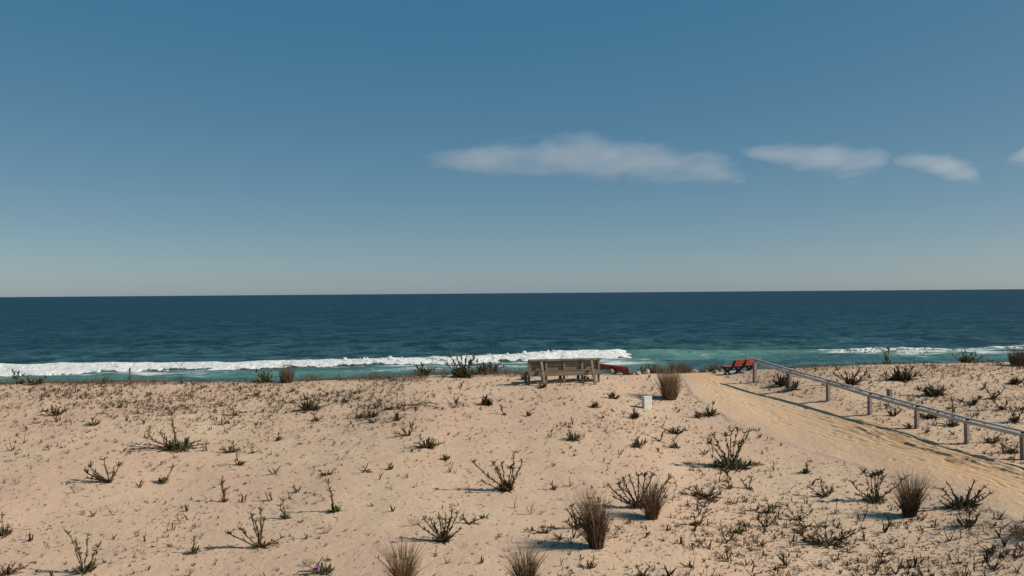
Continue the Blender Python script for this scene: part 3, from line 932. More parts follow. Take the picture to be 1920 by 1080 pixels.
def dune_plant(px, py, label, w=14, n=12, stems=(), mat=LEAF, seed=None, lp=None, stiff=1.0, name='dune_plant', stem_r=1.0, cat='plant', flat=False):
    """rosette of fleshy leaves plus leafy stems whose tips lie (dx, up) photo pixels from the base; 3rd value = leaves at the tip"""
    rs = random.Random(seed if seed is not None else int(px * 31 + py))
    p = at(px, py); k = pxm(p)
    root = empty(name, p)
    tag(root, label, cat, 'dune plants in the sand')
    fine = w >= 12 and py > 760
    n = int(n * 1.7)
    LL_ = lp * 1.2 if lp else min(max(w * 0.85, 8), 19)      # leaf length in photo pixels
    merged = MB()
    def put(parent, q, d, L, m_):
        if fine: add_leaf(parent, q, d, L, m_, rs, rs.uniform(.8, 1.3) if L / k > 9 else 1.4)
        else: merged.add(*rs.choice(LEAFGEO), Matrix.Translation(q) @ basis(d, rs.uniform(-.6, .6)) @ Matrix.Diagonal((L, L * 1.5, L * 1.5, 1)))
    for i in range(n):
        az = rs.uniform(0, 2 * math.pi); f = rs.random() ** 0.7
        r = f * max(w - LL_ * 0.8, 1) * k
        q = Vector((math.cos(az) * r, math.sin(az) * r * 0.8, 0.0))
        q.z = float(G(p.x + q.x, p.y + q.y)) - p.z - 0.005
        el = rs.uniform(0.05, 0.55) if flat else rs.uniform(0.15, 0.75) + (1 - f) * 0.65
        put(root, q, sph(az + rs.uniform(-.5, .5), el), LL_ * k * rs.uniform(.7, 1.2), mat)
    for s in stems:
        dx, dup = s[0], s[1]; tip = s[2] if len(s) > 2 else 0
        dpt = rs.uniform(-0.35, 0.35) * (abs(dx) + 8) * k
        end = Vector((dx * k, dpt, 0)); end.z = max(dup * k, 0.02) + (float(G(p.x + end.x, p.y + end.y)) - p.z) * (0.0 if dup > 15 else 1.0)
        L = end.length; mid = end * 0.5 + Vector((0, 0, -0.10 * L if dup > abs(dx) * 0.4 else 0.02)) + Vector((rs.uniform(-.05, .05) * L, 0, 0))
        pts = []
        wob = [Vector((rs.uniform(-1, 1), rs.uniform(-1, 1), rs.uniform(-.6, .6))) * 0.022 * L for _ in range(7)]
        for i in range(7):
            t = i / 6
            pts.append(mid * (2 * t * (1 - t)) + end * (t * t) + wob[i] * (t > 0) + Vector((0, 0, -0.02 * (t == 0))))
        r0 = stem_r * min(max(0.85 * k, 0.006), 0.011)
        b = MB(); b.tube(pts, [r0 * (1.15 - 0.45 * i / 6) for i in range(7)], 5)
        so_ = b.build('stem', STEM, root, True)
        npx = math.hypot(dx, dup)
        # appressed leaves up the stem
        for i in range(int(npx / 3.0)):
            t = rs.uniform(0.25, 1.0); j = min(int(t * 6), 5); fr = t * 6 - j
            q = pts[j].lerp(pts[j + 1], fr); dd = (pts[j + 1] - pts[j]).normalized()
            put(so_, q, dd * 1.0 + sph(rs.uniform(0, 6.28), rs.uniform(-.3, .6)) * 0.75, k * rs.uniform(5, 10), mat if rs.random() < .6 else STEM)
        for i in range(int(tip * 1.4)):
            dd = (pts[-1] - pts[-2]).normalized()
            az = 2 * math.pi * i / (tip * 1.4) + rs.uniform(-.3, .3)
            put(so_, pts[-1] - dd * rs.uniform(0, 5) * k, dd * rs.uniform(.05, .7) + sph(az, rs.uniform(-.15, .25)), k * rs.uniform(9, 13) * (0.65 if py < 735 else 1.0), mat)
    if merged.v:
        o = merged.build('leaves', mat, root); o['kind'] = 'stuff'
    return root

P = dune_plant
# --- left half
P(332, 843, 'wide spreading plant with one tall bud stalk, largest on the left of the sand', 40, 46, [(-9, 70, 4), (-8, 58), (-72, 20, 3), (-50, 27, 3), (-30, 30, 4), (-88, 6), (36, 14, 4), (52, 8, 4), (22, 24), (-62, 8)], LEAF_G, lp=17)  # low leftward stems mostly give shape to the plant's cast shadow streaks
P(488, 1026, 'plant with four upright stalks and one long arm trailing right, lower left', 16, 18, [(-15, 62, 4), (-10, 50, 3), (2, 72, 5), (6, 50, 7), (-38, 36, 6), (-62, 28, 6), (44, 22, 3), (22, 10), (30, 4, 3)], LEAF, stem_r=1.3)
P(157, 1073, 'plant with thin tall seed stalks at the bottom left corner', 26, 28, [(-33, 74, 3), (-13, 60, 3), (11, 72, 4), (28, 50, 9), (25, 24, 3), (-8, 46)], LEAF_G, stem_r=0.9)
P(952, 919, 'plant with fan of bare stalks and a leafy crown, middle of the sand', 22, 26, [(-64, 54, 5), (-27, 54, 4), (-18, 40, 3), (14, 70, 4), (6, 44, 14), (28, 56, 4), (-46, 20, 3), (18, 36), (-10, 50, 2)], LEAF, stem_r=1.2)
P(832, 1014, 'dense clump of thick leafy upright stems at the lower middle', 24, 26, [(-50, 28, 3), (-36, 46, 4), (-24, 40, 3), (-10, 46, 3), (4, 42, 4), (16, 52, 3), (26, 50, 4), (-2, 34, 3), (10, 36, 3), (-18, 30, 3), (34, 28, 3)], LEAF, stem_r=1.5)
P(876, 982, 'low crooked sprig reaching right behind the dense stem clump', 9, 6, [(36, 14, 5), (-8, 9, 3), (14, 6)], LEAF, stem_r=1.2)
P(1372, 877, 'big dark green cushion plant with tall dead flower stalks left of the path', 42, 64, [(-47, 52, 9), (-12, 62, 8), (0, 70, 6), (12, 74, 6), (27, 66, 4), (34, 68, 4), (14, 48, 6), (-28, 44, 6), (62, -6, 3), (55, -14), (-60, 4, 2), (44, 10, 3), (-38, 66, 5)], LEAF_G, lp=16)
P(1198, 952, 'branching dark plant growing against the second reed tuft', 20, 20, [(-56, 42, 4), (-40, 48, 4), (-30, 54, 4), (-16, 60, 3), (0, 60, 4), (14, 62, 9), (26, 64, 6), (62, 56, 4), (-46, 22, 4), (-22, 30, 3), (34, 42, 3), (8, 40, 3)], LEAF, stem_r=1.6)
P(1083, 990, 'short dark leafy plant at the left foot of the largest reed tuft', 17, 18, [(-19, 36, 4), (-11, 42, 4), (-6, 28, 3), (8, 32, 3), (-24, 14, 3)], LEAF, stem_r=1.4)
P(1640, 939, 'plant with raised round leafy crowns beside the reed tuft near the path', 27, 30, [(-46, 36, 3), (-20, 56, 10), (0, 50, 18), (8, 54, 16), (-6, 46, 10), (52, 50, 2), (30, 12, 4), (-38, 14, 3), (18, 44, 8)], LEAF_G, stem_r=1.1, lp=13)
P(1805, 951, 'low plant with thick curling stems at the edge of the path', 34, 30, [(-43, 38, 2), (-27, 44, 2), (-14, 24, 2), (10, 36, 2), (26, 48, 2), (40, 38, 3), (50, 26, 3), (-34, 18, 2), (32, 26, 2)], LEAF, stem_r=1.7)
P(1550, 1019, 'low tangled dark plant spreading wide at the lower right', 46, 44, [(-42, 12, 3), (-22, 24, 4), (-2, 30, 4), (14, 22, 4), (42, 28, 3), (58, 34, 4), (-30, 6), (30, 12, 3), (50, 18, 3)], LEAF, stem_r=1.2, flat=True)
P(206, 905, 'branching dead plant leaning left on the open left sand', 10, 7, [(-37, 34, 3), (-12, 46, 3), (-54, 22, 2), (-32, 20), (17, 34, 3), (-44, 6, 2), (10, 24)], LEAF, stem_r=1.6)
P(307, 906, 'rosette with one bent stalk leaning right, left part of the sand', 15, 17, [(18, 32, 4), (8, 14)], LEAF_G)
P(420, 941, 'small plant with a stalk hooked over to the left', 11, 9, [(3, 26, 1), (-5, 36, 5)], LEAF, stem_r=1.3)
P(628, 959, 'neat green rosette with one straight stalk, left of the middle', 17, 22, [(-13, 54, 4), (-10, 40, 3)], LEAF_G)
P(536, 972, 'spiky green rosette with a short forked stalk', 14, 16, [(-8, 34, 4), (-14, 24, 3)], LEAF_G)
P(362, 1037, 'small dark rosette with a single upright spike, bottom left', 17, 13, [(4, 32, 2)], LEAF, stem_r=1.5)
P(800, 839, 'two joined low sprigs in the middle of the sand', 24, 16, [(-12, 20, 3), (10, 14, 3), (-22, 6, 2), (24, 8, 3)], LEAF)
P(582, 768, 'low flat leafy plant in the dotted sand left of the bench', 24, 22, [(-16, 8, 3), (4, 16, 3), (24, 6, 3)], LEAF)
P(1075, 826, 'flat spreading rosette below the wooden bench', 20, 18, [(-4, 15, 2)], LEAF)
P(1323, 933, 'flattened dark plant left of the big tangled one', 30, 26, [(-34, 10, 3), (-22, 20, 2), (16, 10, 2), (-8, 14, 3)], LEAF, flat=True)
P(1331, 779, 'star shaped rosette at the left edge of the upper path', 19, 16, [(7, 24, 2), (-3, 16)], LEAF)
P(1309, 783, 'small dense tuft touching the star shaped rosette', 11, 12, [(-4, 12, 2)], LEAF)
P(1512, 887, 'small upright green rosette on the path edge', 13, 18, [(2, 14, 3)], LEAF_G)
P(1815, 986, 'open plant with two arching stems by the right end of the path', 26, 18, [(-20, 24, 4), (26, 20, 4), (4, 28, 4)], LEAF)
P(105, 779, 'dark low plant leaning left in the upper left sand', 19, 14, [(-9, 16, 2), (-22, 8, 3), (16, 10, 3)], LEAF)
P(176, 797, 'small star rosette in the upper left sand', 15, 14, [(-3, 12, 2)], LEAF)
P(6, 1005, 'dark dense rosette cut by the left border of the view', 20, 28, [(-3, 40, 3), (12, 18, 2)], LEAF_G)
P(12, 1078, 'brown withered plant in the very bottom left corner', 22, 16, [(14, 20, 3), (-8, 16, 3), (24, 16, 2), (44, 22, 3)], STEM)
root_f = P(607, 1074, 'low trailing plant with a purple flower at the bottom edge', 24, 16, [(-34, 4, 2), (-46, 6, 2), (12, 8, 3)], LEAF_G)
P(1369, 916, 'thin stalked sprig standing below the big green cushion plant', 13, 7, [(-6, 30, 3), (-14, 4, 2)], LEAF)
P(1403, 917, 'forked sprig with two prongs near the big green cushion plant', 11, 6, [(6, 18, 2), (-10, 14, 2)], LEAF, stem_r=1.3)
P(1444, 962, 'loose spiky rosette in the lower right sand', 15, 14, [(-4, 18, 3), (10, 12, 2)], LEAF)
P(1497, 976, 'sprawling sprig with a long left arm in the lower right sand', 15, 10, [(-20, 26, 4), (22, 12, 3), (-26, 8)], LEAF)
P(1545, 931, 'three armed dark sprig between cushion plant and leafy crowns', 18, 10, [(-28, 18, 3), (16, 10, 3), (-6, 22, 3)], LEAF, stem_r=1.3)
P(1435, 988, 'hooked sprig like a letter Y in the lower right sand', 10, 5, [(-16, 14, 2), (6, 16, 2), (20, 18, 1)], LEAF, stem_r=1.2)
P(1386, 999, 'leafy star plant with long pointed leaves, lower right sand', 17, 16, [(2, 18, 4)], LEAF_G)
P(1308, 986, 'ragged plant with one arm raised right at the lower middle right', 16, 12, [(14, 18, 2), (-8, 18, 4)], LEAF)
P(1020, 1000, 'sprig with long thin arms left of the largest reed tuft', 14, 8, [(-32, 4, 3), (14, 6, 3), (-2, 12, 3)], LEAF)
P(912, 759, 'dark low mat plant in front of the wooden bench', 17, 18, [(-4, 12, 2)], LEAF)
P(1116, 764, 'round dark rosette between wooden bench and white block', 12, 18, [(2, 10, 2)], LEAF)
P(1188, 784, 'spiky rosette directly below the white block', 15, 16, [(0, 14, 2)], LEAF)
P(745, 789, 'small plant with a pale thin stalk in the upper middle sand', 11, 11, [(-3, 15, 2)], LEAF)
P(765, 817, 'forked plant like an open V in the upper middle sand', 13, 7, [(6, 22, 2), (-10, 12, 4), (8, 10, 2), (-24, 8, 1)], LEAF, stem_r=1.3)
P(945, 778, 'small plant with one leaning spike below the bench', 9, 7, [(-6, 16, 1)], LEAF)
P(991, 780, 'tiny dark rosette below the left half of the bench', 10, 9, [(2, 9, 2)], LEAF)
P(1195, 838, 'plant with one straight spike and spread leaves below the white block', 18, 14, [(0, 20, 1), (16, 12, 3)], LEAF)
P(1237, 828, 'bare curved sickle shaped sprig in the sand left of the path', 6, 3, [(6, 18, 1), (-14, 4)], LEAF, stem_r=1.2)
P(1265, 813, 'low brown plant lying along the path edge', 18, 16, [(-24, 10, 2), (14, 8, 3)], LEAF)
P(1268, 840, 'spread leaved sprig beside the low brown plant', 13, 9, [(-4, 16, 2), (-12, 4, 2)], LEAF)
P(1150, 747, 'low brown tangle in the shadow of the white block', 14, 14, [(-8, 6, 2)], STEM)
P(697, 782, 'low curled plant near the long fallen branch', 16, 12, [(-18, 10, 2), (12, 6, 2)], LEAF)
P(675, 783, 'dark tuft just left of the curled plant', 13, 12, [(-10, 10, 2)], LEAF)
P(700, 792, 'small claw shaped plant under the curled plant', 14, 8, [(-12, 8, 2), (10, 6, 1)], LEAF)
P(593, 789, 'small dark bent sprig below the low flat leafy plant', 12, 10, [(-6, 12, 2), (12, 8, 2)], LEAF)
P(432, 848, 'ragged dark sprig right of the plant with the tall bud stalk', 16, 14, [(-18, 6, 2), (6, 16, 3), (14, 4, 3)], LEAF)
P(449, 872, 'small bent sprig with leaves at its foot, left centre', 13, 11, [(-6, 22, 1), (12, 6, 2)], LEAF)
P(612, 890, 'low flat pale sprig in the left centre sand', 14, 12, [(12, 5, 2)], LEAF, flat=True)
P(732, 880, 'small compact rosette in the centre sand', 10, 13, [(-2, 8, 2)], LEAF)
P(835, 862, 'small round grey rosette in the centre sand', 11, 12, [(0, 6, 2)], LEAF)
P(1038, 917, 'lone small sprig right of the fan stalked plant', 11, 8, [(-4, 9, 2)], LEAF)
P(440, 779, 'small forked sprig in the upper left centre sand', 12, 8, [(-3, 14, 2), (12, 6, 1)], LEAF)
P(522, 826, 'small dark star in the left centre sand', 9, 10, [(1, 10, 1)], LEAF)
P(1206, 1082, 'leafy plant cut by the bottom border right of the centre', 18, 16, [(-10, 16, 3), (12, 18, 3)], LEAF)
P(1110, 1064, 'sprig with raised pointed leaves near the bottom edge', 14, 12, [(4, 16, 3), (-10, 8, 3)], LEAF)
# --- right of the handrail
P(1596, 722, 'brown branching shrub right of the handrail top', 18, 18, [(-34, 22, 3), (-24, 30, 3), (-10, 24, 3), (26, 24, 3), (14, 30, 3), (4, 20, 3), (-42, 8), (34, 12, 2)], STEM, stem_r=1.0)
P(1690, 713, 'dark low shrub with crossed twigs near the right crest', 24, 30, [(-32, 14, 3), (-6, 26, 4), (10, 22, 4), (30, 14, 3), (22, 28, 3), (38, 6, 3)], LEAF)
P(1470, 722, 'dark leafy plant just right of the handrail top post', 20, 30, [(-12, 16, 4), (8, 18, 4), (-18, 4, 2)], LEAF)
P(1486, 731, 'second dark leafy plant in front of the first behind the handrail', 17, 28, [(10, 12, 3), (-12, 10, 3)], LEAF_G)
P(1787, 799, 'dark round bush pressed against the handrail with a tall thin stalk', 15, 26, [(-2, 50, 2), (10, 12, 2), (-24, 4, 2)], LEAF)
P(1752, 741, 'low twiggy plant behind the handrail bars', 24, 22, [(-28, 10, 3), (-8, 14, 3), (18, 8, 3)], LEAF, flat=True)
P(1862, 748, 'sprig with arms spread like horns in the right sand', 13, 10, [(-16, 24, 3), (20, 20, 2), (4, 12, 3)], LEAF, stem_r=1.2)
P(1904, 792, 'plant with two thin tall stalks near the right border', 17, 18, [(-14, 28, 2), (-4, 22, 2), (12, 26, 3)], LEAF)
P(1677, 780, 'claw shaped sprig under the handrail bars', 14, 6, [(-14, 14, 2), (12, 10, 3), (4, 8, 3)], LEAF, stem_r=1.3)
P(1742, 783, 'tangled low plant between two handrail posts', 22, 18, [(-18, 6, 2), (14, 8, 3)], LEAF, flat=True)
P(1862, 830, 'low leafy sprig right of the last full handrail span', 15, 14, [(-16, 8, 3), (8, 8, 3)], LEAF)
P(1880, 768, 'crooked sprig below the horned sprig', 13, 9, [(-18, 18, 2), (12, 8, 3)], LEAF, stem_r=1.2)
P(1823, 760, 'pale spread sprig in the right sand', 13, 9, [(-22, 12, 3), (16, 12, 3)], LEAF)
P(1900, 850, 'plant with a fan of stalks below the last handrail post top', 16, 16, [(-26, 20, 2), (-14, 14, 2), (10, 12, 2)], LEAF)
P(1905, 720, 'low dark sprig near the reed tuft at the right border', 15, 16, [(10, 8, 3), (-14, 8, 3)], LEAF)
# --- along the crest against the water
P(1812, 679, 'spiky fan shaped plant on the right crest against the foam', 16, 26, [(-26, 14, 0), (-18, 18), (-8, 21), (0, 20), (10, 19), (20, 16), (28, 12)], LEAF_G, stem_r=0.8)
P(1663, 682, 'thin tall stalked plant on the crest right of the handrail', 10, 12, [(-4, 24), (4, 32), (0, 18)], LEAF_G, stem_r=0.7)
P(38, 720, 'pair of tall thin stalks on the far left crest', 12, 10, [(-18, 24, 2), (-4, 22, 2), (-20, 12)], LEAF_G)
P(66, 721, 'low leaning spiky plant on the far left crest', 16, 18, [(24, 14, 2), (-16, 10, 2), (6, 10, 2)], LEAF_G)
P(243, 720, 'single thin upright dead stalk on the left crest', 5, 4, [(0, 24, 0), (2, 14, 0)], STEM, stem_r=0.7)
P(196, 719, 'small tuft with two short stalks on the left crest', 10, 9, [(0, 12, 2), (6, 8, 2)], LEAF_G)
P(341, 719, 'small low plant on the left crest', 9, 10, [(0, 10, 2)], LEAF_G)
P(495, 717, 'bushy plant with dark stalks on the crest left of the reddish reed tuft', 17, 26, [(-14, 22, 2), (-6, 14, 2), (10, 20, 2), (0, 16, 2), (16, 10, 2)], LEAF_G)
P(793, 704, 'bushy green plant at the left end of the crest mound', 17, 28, [(-12, 18, 2), (-2, 22, 2), (10, 14, 2), (22, 14, 2)], LEAF_G)
P(868, 707, 'tallest crest plant with fanned stalks left of the wooden bench', 24, 50, [(-24, 42, 3), (-12, 44, 2), (-4, 40, 2), (8, 42, 2), (24, 44, 2), (20, 36, 2), (-30, 26, 2), (14, 28, 2), (34, 18, 2), (-18, 22, 2)], LEAF_G)
P(912, 701, 'brown tangled plant between the tallest crest plant and the bench', 26, 34, [(-18, 24, 2), (8, 22, 2), (28, 22, 2), (38, 14, 2), (-4, 16, 2), (20, 12, 2), (34, 6, 2)], STEM)
P(1204, 693, 'small spiky dark plant on the stones right of the red bench', 10, 12, [(-2, 12, 2), (6, 8, 2), (-8, 6)], LEAF)
P(985, 712, 'low dark leafy plant at the left end of the wooden bench', 12, 16, [(-6, 8, 2)], LEAF_G)
P(1098, 713, 'dark leafy plant growing under the wooden bench', 10, 14, [(-2, 8, 2)], LEAF_G)
P(1018, 727, 'dark low weed at the left brace foot of the wooden bench', 11, 16, [(6, 5, 2)], STEM)

# purple flower on the trailing plant
fm_ = MB(); kf_ = pxm(root_f.location)
fl = link('flower', None, root_f) if False else empty('flower', (0, 0, 0)); fl.parent = root_f; fl.location = (-10 * kf_, -0.10, 0.10)
pg = leaf_geo(0.5, 0.22, 0.05, 3); b = MB(); b.add(*pg, Matrix.Identity(4)); pme = b.mesh('petal', PETAL, False, True)
for i in range(9):
    o = link('petal', pme, fl); o.matrix_basis = basis(sph(i * 0.7, 0.35)) @ Matrix.Diagonal((8 * kf_, 8 * kf_, 8 * kf_, 1))

# --- reed tufts
def tuft(px, py, hgt, wid, base, n, label, lean=0.0, mats=(REED, STRAW), frac=0.22, seed=1, thick=1.0, droop=0.75):
    rs = random.Random(seed)
    p = at(px, py); k = pxm(p)
    root = empty('reed_tuft', p)
    tag(root, label, 'grass tuft', 'reed tufts in the sand')
    A, B = MB(), MB()
    for i in range(n):
        az = rs.uniform(0, 2 * math.pi); rr = math.sqrt(rs.random())
        q = Vector((math.cos(az) * rr * base * k, math.sin(az) * rr * base * k * 0.9, -0.02))
        q.z += float(G(p.x + q.x, p.y + q.y)) - p.z
        H_ = hgt * k * (0.35 + 0.65 * rs.random() ** 0.9) * (1 + 0.12 * rs.gauss(0, 1))
        out_ = (wid - base) * k * rr * rs.uniform(0.45, 1.1)
        e = Vector((math.cos(az) * out_ + lean * H_ * 0.25 + rs.gauss(0, .11) * H_, math.sin(az) * out_ + rs.gauss(0, .11) * H_, 0))
        pts = []
        for t in (0, 0.34, 0.68, 1.0):
            pts.append(q + e * (t ** (1 + droop)) + Vector((0, 0, H_ * (t - 0.10 * droop * t * t * rr))))
        r = thick * rs.uniform(0.0028, 0.0050)
        (B if rs.random() < frac else A).tube(pts, [r, r * .95, r * .75, r * .25], 3, False)
    o = A.build('blades', mats[0], root, False, False); o['kind'] = 'stuff'
    o = B.build('dead_blades', mats[1], root, False, False); o['kind'] = 'stuff'
    return root

tuft(1118, 1027, 112, 46, 12, 560, 'largest brown reed tuft with a long shadow, lower middle', -0.35, seed=2, frac=0.10)
tuft(1222, 972, 78, 40, 11, 400, 'brown reed tuft mixed with a branching dark plant, right of the largest', 0.15, seed=3, frac=0.10)
tuft(1706, 967, 86, 38, 12, 420, 'brown green reed tuft on the path side at the lower right', 0.05, seed=4, frac=0.15)
tuft(756, 1096, 92, 60, 13, 300, 'loose pale brown reed tuft cut by the bottom border, left of centre', -0.1, seed=5, frac=0.4)
tuft(985, 1100, 82, 46, 12, 300, 'loose brown reed tuft cut by the bottom border, centre', -0.1, seed=6, frac=0.4)
tuft(1256, 748, 66, 29, 12, 480, 'tall dense vase shaped reed tuft beside the white block', -0.05, seed=7, frac=0.18, thick=1.3, droop=0.15)
tuft(538, 717, 37, 17, 11, 260, 'upright reddish reed tuft on the left crest against the water', 0.0, seed=8, frac=0.2, thick=1.2, droop=0.15)
tuft(1910, 686, 42, 20, 14, 300, 'dark upright reed tuft on the crest at the right border', -0.05, seed=9, frac=0.08, thick=1.3, droop=0.15)
tuft(1925, 1004, 24, 46, 22, 220, 'dark low grass clump cut by the right border near the path end', -0.3, seed=10, frac=0.1)

# --- dry skeleton weeds
def twiggy(px, py, wpx, hpx, label, seed):
    rs = random.Random(seed); p = at(px, py); k = pxm(p)
    root = empty('dry_weed', p); tag(root, label, 'dead weed', 'dry weeds in the sand')
    for i in range(7):
        b = MB()
        a = rs.uniform(-1.2, 1.2); e = Vector((math.sin(a) * wpx * k * .8, rs.uniform(-.3, .3) * wpx * k, math.cos(a) * hpx * k * rs.uniform(.7, 1.1)))
        b.tube([(0, 0, -0.01), e * .5 + Vector((0, 0, .01)), e], [.0032, .0026, .0016], 3, False)
        for j in range(4):
            t = rs.uniform(.35, .9); q = e * t
            b.tube([q, q + Vector((rs.uniform(-.3, .3) * wpx * k, rs.uniform(-.2, .2) * wpx * k, rs.uniform(.1, .4) * hpx * k))], [.0024, .0012], 3, False)
        b.build('twig', TWIG, root, False, False)
twiggy(338, 983, 18, 20, 'dry skeletal weed fanned out in the lower left sand', 1)
twiggy(140, 925, 16, 16, 'faint dry weed below the branching dead plant', 2)
twiggy(775, 986, 22, 20, 'dry skeletal weed left of the dense stem clump', 3)
twiggy(212, 966, 14, 14, 'short curved dry weed in the lower left sand', 4)
twiggy(995, 965, 16, 22, 'pale dry weed left of the largest reed tuft', 5)
twiggy(613, 1000, 14, 20, 'faint dry weed under the neat green rosette', 6)
twiggy(92, 845, 16, 14, 'dry weed in the left sand beside small stubs', 7)
twiggy(30, 908, 12, 12, 'small dry weed close to the left border', 8)
twiggy(1760, 730, 18, 12, 'dry weed behind the stub post', 9)
twiggy(355, 1080, 20, 16, 'dry weed at the bottom edge, left side', 10)
twiggy(580, 1062, 20, 16, 'dry weed above the purple flower', 11)

# --- long fallen branch
rs = random.Random(5)
fb0 = at(775, 765); kk = pxm(fb0)
fb = empty('fallen_branch', fb0); tag(fb, 'long dead branch lying on the sand in the upper middle', 'branch')
def gpt(dx, dy, up_):
    x = fb0.x + dx * kk; y = fb0.y + dy
    return Vector((dx * kk, dy, float(G(x, y)) - fb0.z + up_))
for a in ([(-62, -0.15, .0), (-40, 0.0, .03), (-15, .1, .07), (5, .12, .08), (30, .0, .05), (58, -.1, .0)], [(2, .1, .06), (-10, -.2, .03), (-26, -.45, .0)], [(8, .12, .08), (14, .2, .14), (22, .25, .17)], [(6, .1, .06), (10, -.3, .03), (8, -.5, .02)], [(-10, .1, .06), (20, .5, .05), (40, .6, .0)]):
    b = MB(); b.tube([gpt(*q) for q in a], [.016 - .008 * i / len(a) for i in range(len(a))], 5)
    b.build('bough', STEM, fb, True)
st0 = at(707, 757)
stq = empty('dead_stick', st0); tag(stq, 'dead stick standing slanted in the sand left of the fallen branch', 'stick')
b = MB(); ks = pxm(st0); b.tube([(6 * ks, 0, -.02), (0, 0, 6 * ks), (-8 * ks, .02, 20 * ks)], [.016, .014, .008], 5); b.build('shaft', STEM, stq, True)
b = MB(); b.tube([(4 * ks, 0, 0), (12 * ks, -.1, 2 * ks), (20 * ks, -.1, 6 * ks)], [.012, .01, .006], 5); b.build('side_shoot', STEM, stq, True)

# ------------------------------------------------------------------ small seedlings: largest as things, the rest one object
rng = np.random.default_rng(7)
def seedling_template(rs, n, mat):
    b = MB()
    mode = rs.random()
    for i in range(n):
        az = rs.uniform(0, 6.28)
        el = rs.uniform(0.9, 1.45) if mode < 0.35 else rs.uniform(0.1, 1.1)
        L = rs.uniform(.5, 1.0)
        g = leaf_geo(rs.uniform(-.8, 1.0), rs.uniform(.06, .115), .12, 3, rs.uniform(-.5, .5))
        q = Vector((rs.uniform(-.25, .25), rs.uniform(-.2, .2), -0.03))
        b.add(*g, Matrix.Translation(q) @ basis(sph(az, el), rs.uniform(-1, 1)) @ Matrix.Diagonal((L, L, L, 1)))
    if mode > 0.6:
        d = sph(rs.uniform(0, 6.28), rs.uniform(.5, 1.3))
        b.tube([(0, 0, -.03), d * .5 + Vector((rs.uniform(-.1, .1), 0, 0)), d * 1.1], [.05, .045, .03], 4)
    return b
rs = random.Random(77)
TMPL = [seedling_template(rs, rs.randint(2, 7), SEED) for _ in range(26)]
TME = [t.mesh('seedling', SEED, False, True) for t in TMPL]

def density(px, py):
    """how thickly small plants stand, judged over the sand of the photo"""
    d = np.full(px.shape, 0.22)
    d += 1.3 * np.exp(-((py - 745) / 34) ** 2) * (px < 760)
    d += 0.30 * np.exp(-((py - 780) / 50) ** 2) * (px < 1250)
    yl = np.interp(px, [1285, 1305, 1370, 1480, 1620, 1770, 1930], [712, 745, 785, 832, 875, 915, 985])
    d += np.where((px > 1260) & (py > yl), 0.55 * np.clip((py - 900) / 90, 0, 1) + 0.22, 0)
    d += np.where((px > 1050) & (py > 985), 0.5, 0)
    d += np.where((px > 1450) & (py > 1000), 0.6, 0)
    yr = np.interp(px, [1362, 1530, 1785, 1920], [716, 759, 840, 878])
    d = np.where((px > 1400) & (py < yr - 4), 0.95, d)
    d *= np.where((px > 640) & (px < 1060) & (py > 850) & (py < 1010), 0.55, 1)
    return d
def sample(n, ylo, yhi, seed, powr, plus=0.0):
    r = np.random.default_rng(seed)
    Y = ylo + (yhi - ylo) * r.random(n) ** powr
    X = (r.random(n) * 2 - 1) * Y * 0.95
    Zs = ground_z(X, Y)
    a, b_ = proj(X, Y, Zs)
    ok = (a > -900) & (a < 2900) & (b_ < 1400) & (pathness(X, Y) < 0.05)
    cl = fbm(X / 1.3, Y / 1.3, seed + 1, 3)
    ok &= r.random(n) < (density(a, b_) + plus) * np.clip((cl - 0.22) * 2.3, 0.15, 1.3) * 0.62
    return X[ok], Y[ok], Zs[ok], a[ok], b_[ok], r
X, Y, Zs, A, B_, r = sample(88000, 11.0, 32.0, 99, 0.8)
S = np.exp(r.normal(math.log(0.060), 0.48, len(X)))
S = np.clip(S, 0.02, 0.20) * np.where((A > 1050) & (B_ > 890), 1.05, 1.0) * np.where((A < 900) & (B_ < 800), 1.12, 1.0)
seen = (A > -5) & (A < 1925) & (B_ < 1085)
order = np.argsort(-(S / Y) * seen)
top = order[:265]; rest = order[265:]

ZONES = [
    (lambda a, b: (a > 1400) & (b < np.interp(a, [1362, 1530, 1785, 1920], [716, 759, 840, 878])), 'small dark sprout scattered in the sand behind the handrail', 'sprouts behind the handrail'),
    (lambda a, b: (a > 1060) & (b > 880), 'small pointed leaf sprout in the crowded sand of the lower right', 'sprouts in the lower right sand'),
    (lambda a, b: (a > 1060), 'small dark sprout in the sand between wooden bench and path', 'sprouts between bench and path'),
    (lambda a, b: (b < 830), 'small dark stub of a plant in the dotted sand below the crest', 'sprouts below the left crest'),
    (lambda a, b: (a > -999), 'small dark sprout alone in the bare lower left sand', 'sprouts in the lower left sand'),
]
for i in top:
    o = bpy.data.objects.new('seedling', TME[int(r.integers(len(TME)))])
    o.location = (X[i], Y[i], Zs[i]); s_ = float(S[i]) * 1.15
    o.scale = (s_, s_, s_ * float(r.uniform(.8, 1.3))); o.rotation_euler = (0, 0, float(r.uniform(0, 6.28)))
    COL.objects.link(o)
    for f, lab, grp in ZONES:
        if f(A[i], B_[i]):
            tag(o, lab, 'sprout', grp); break

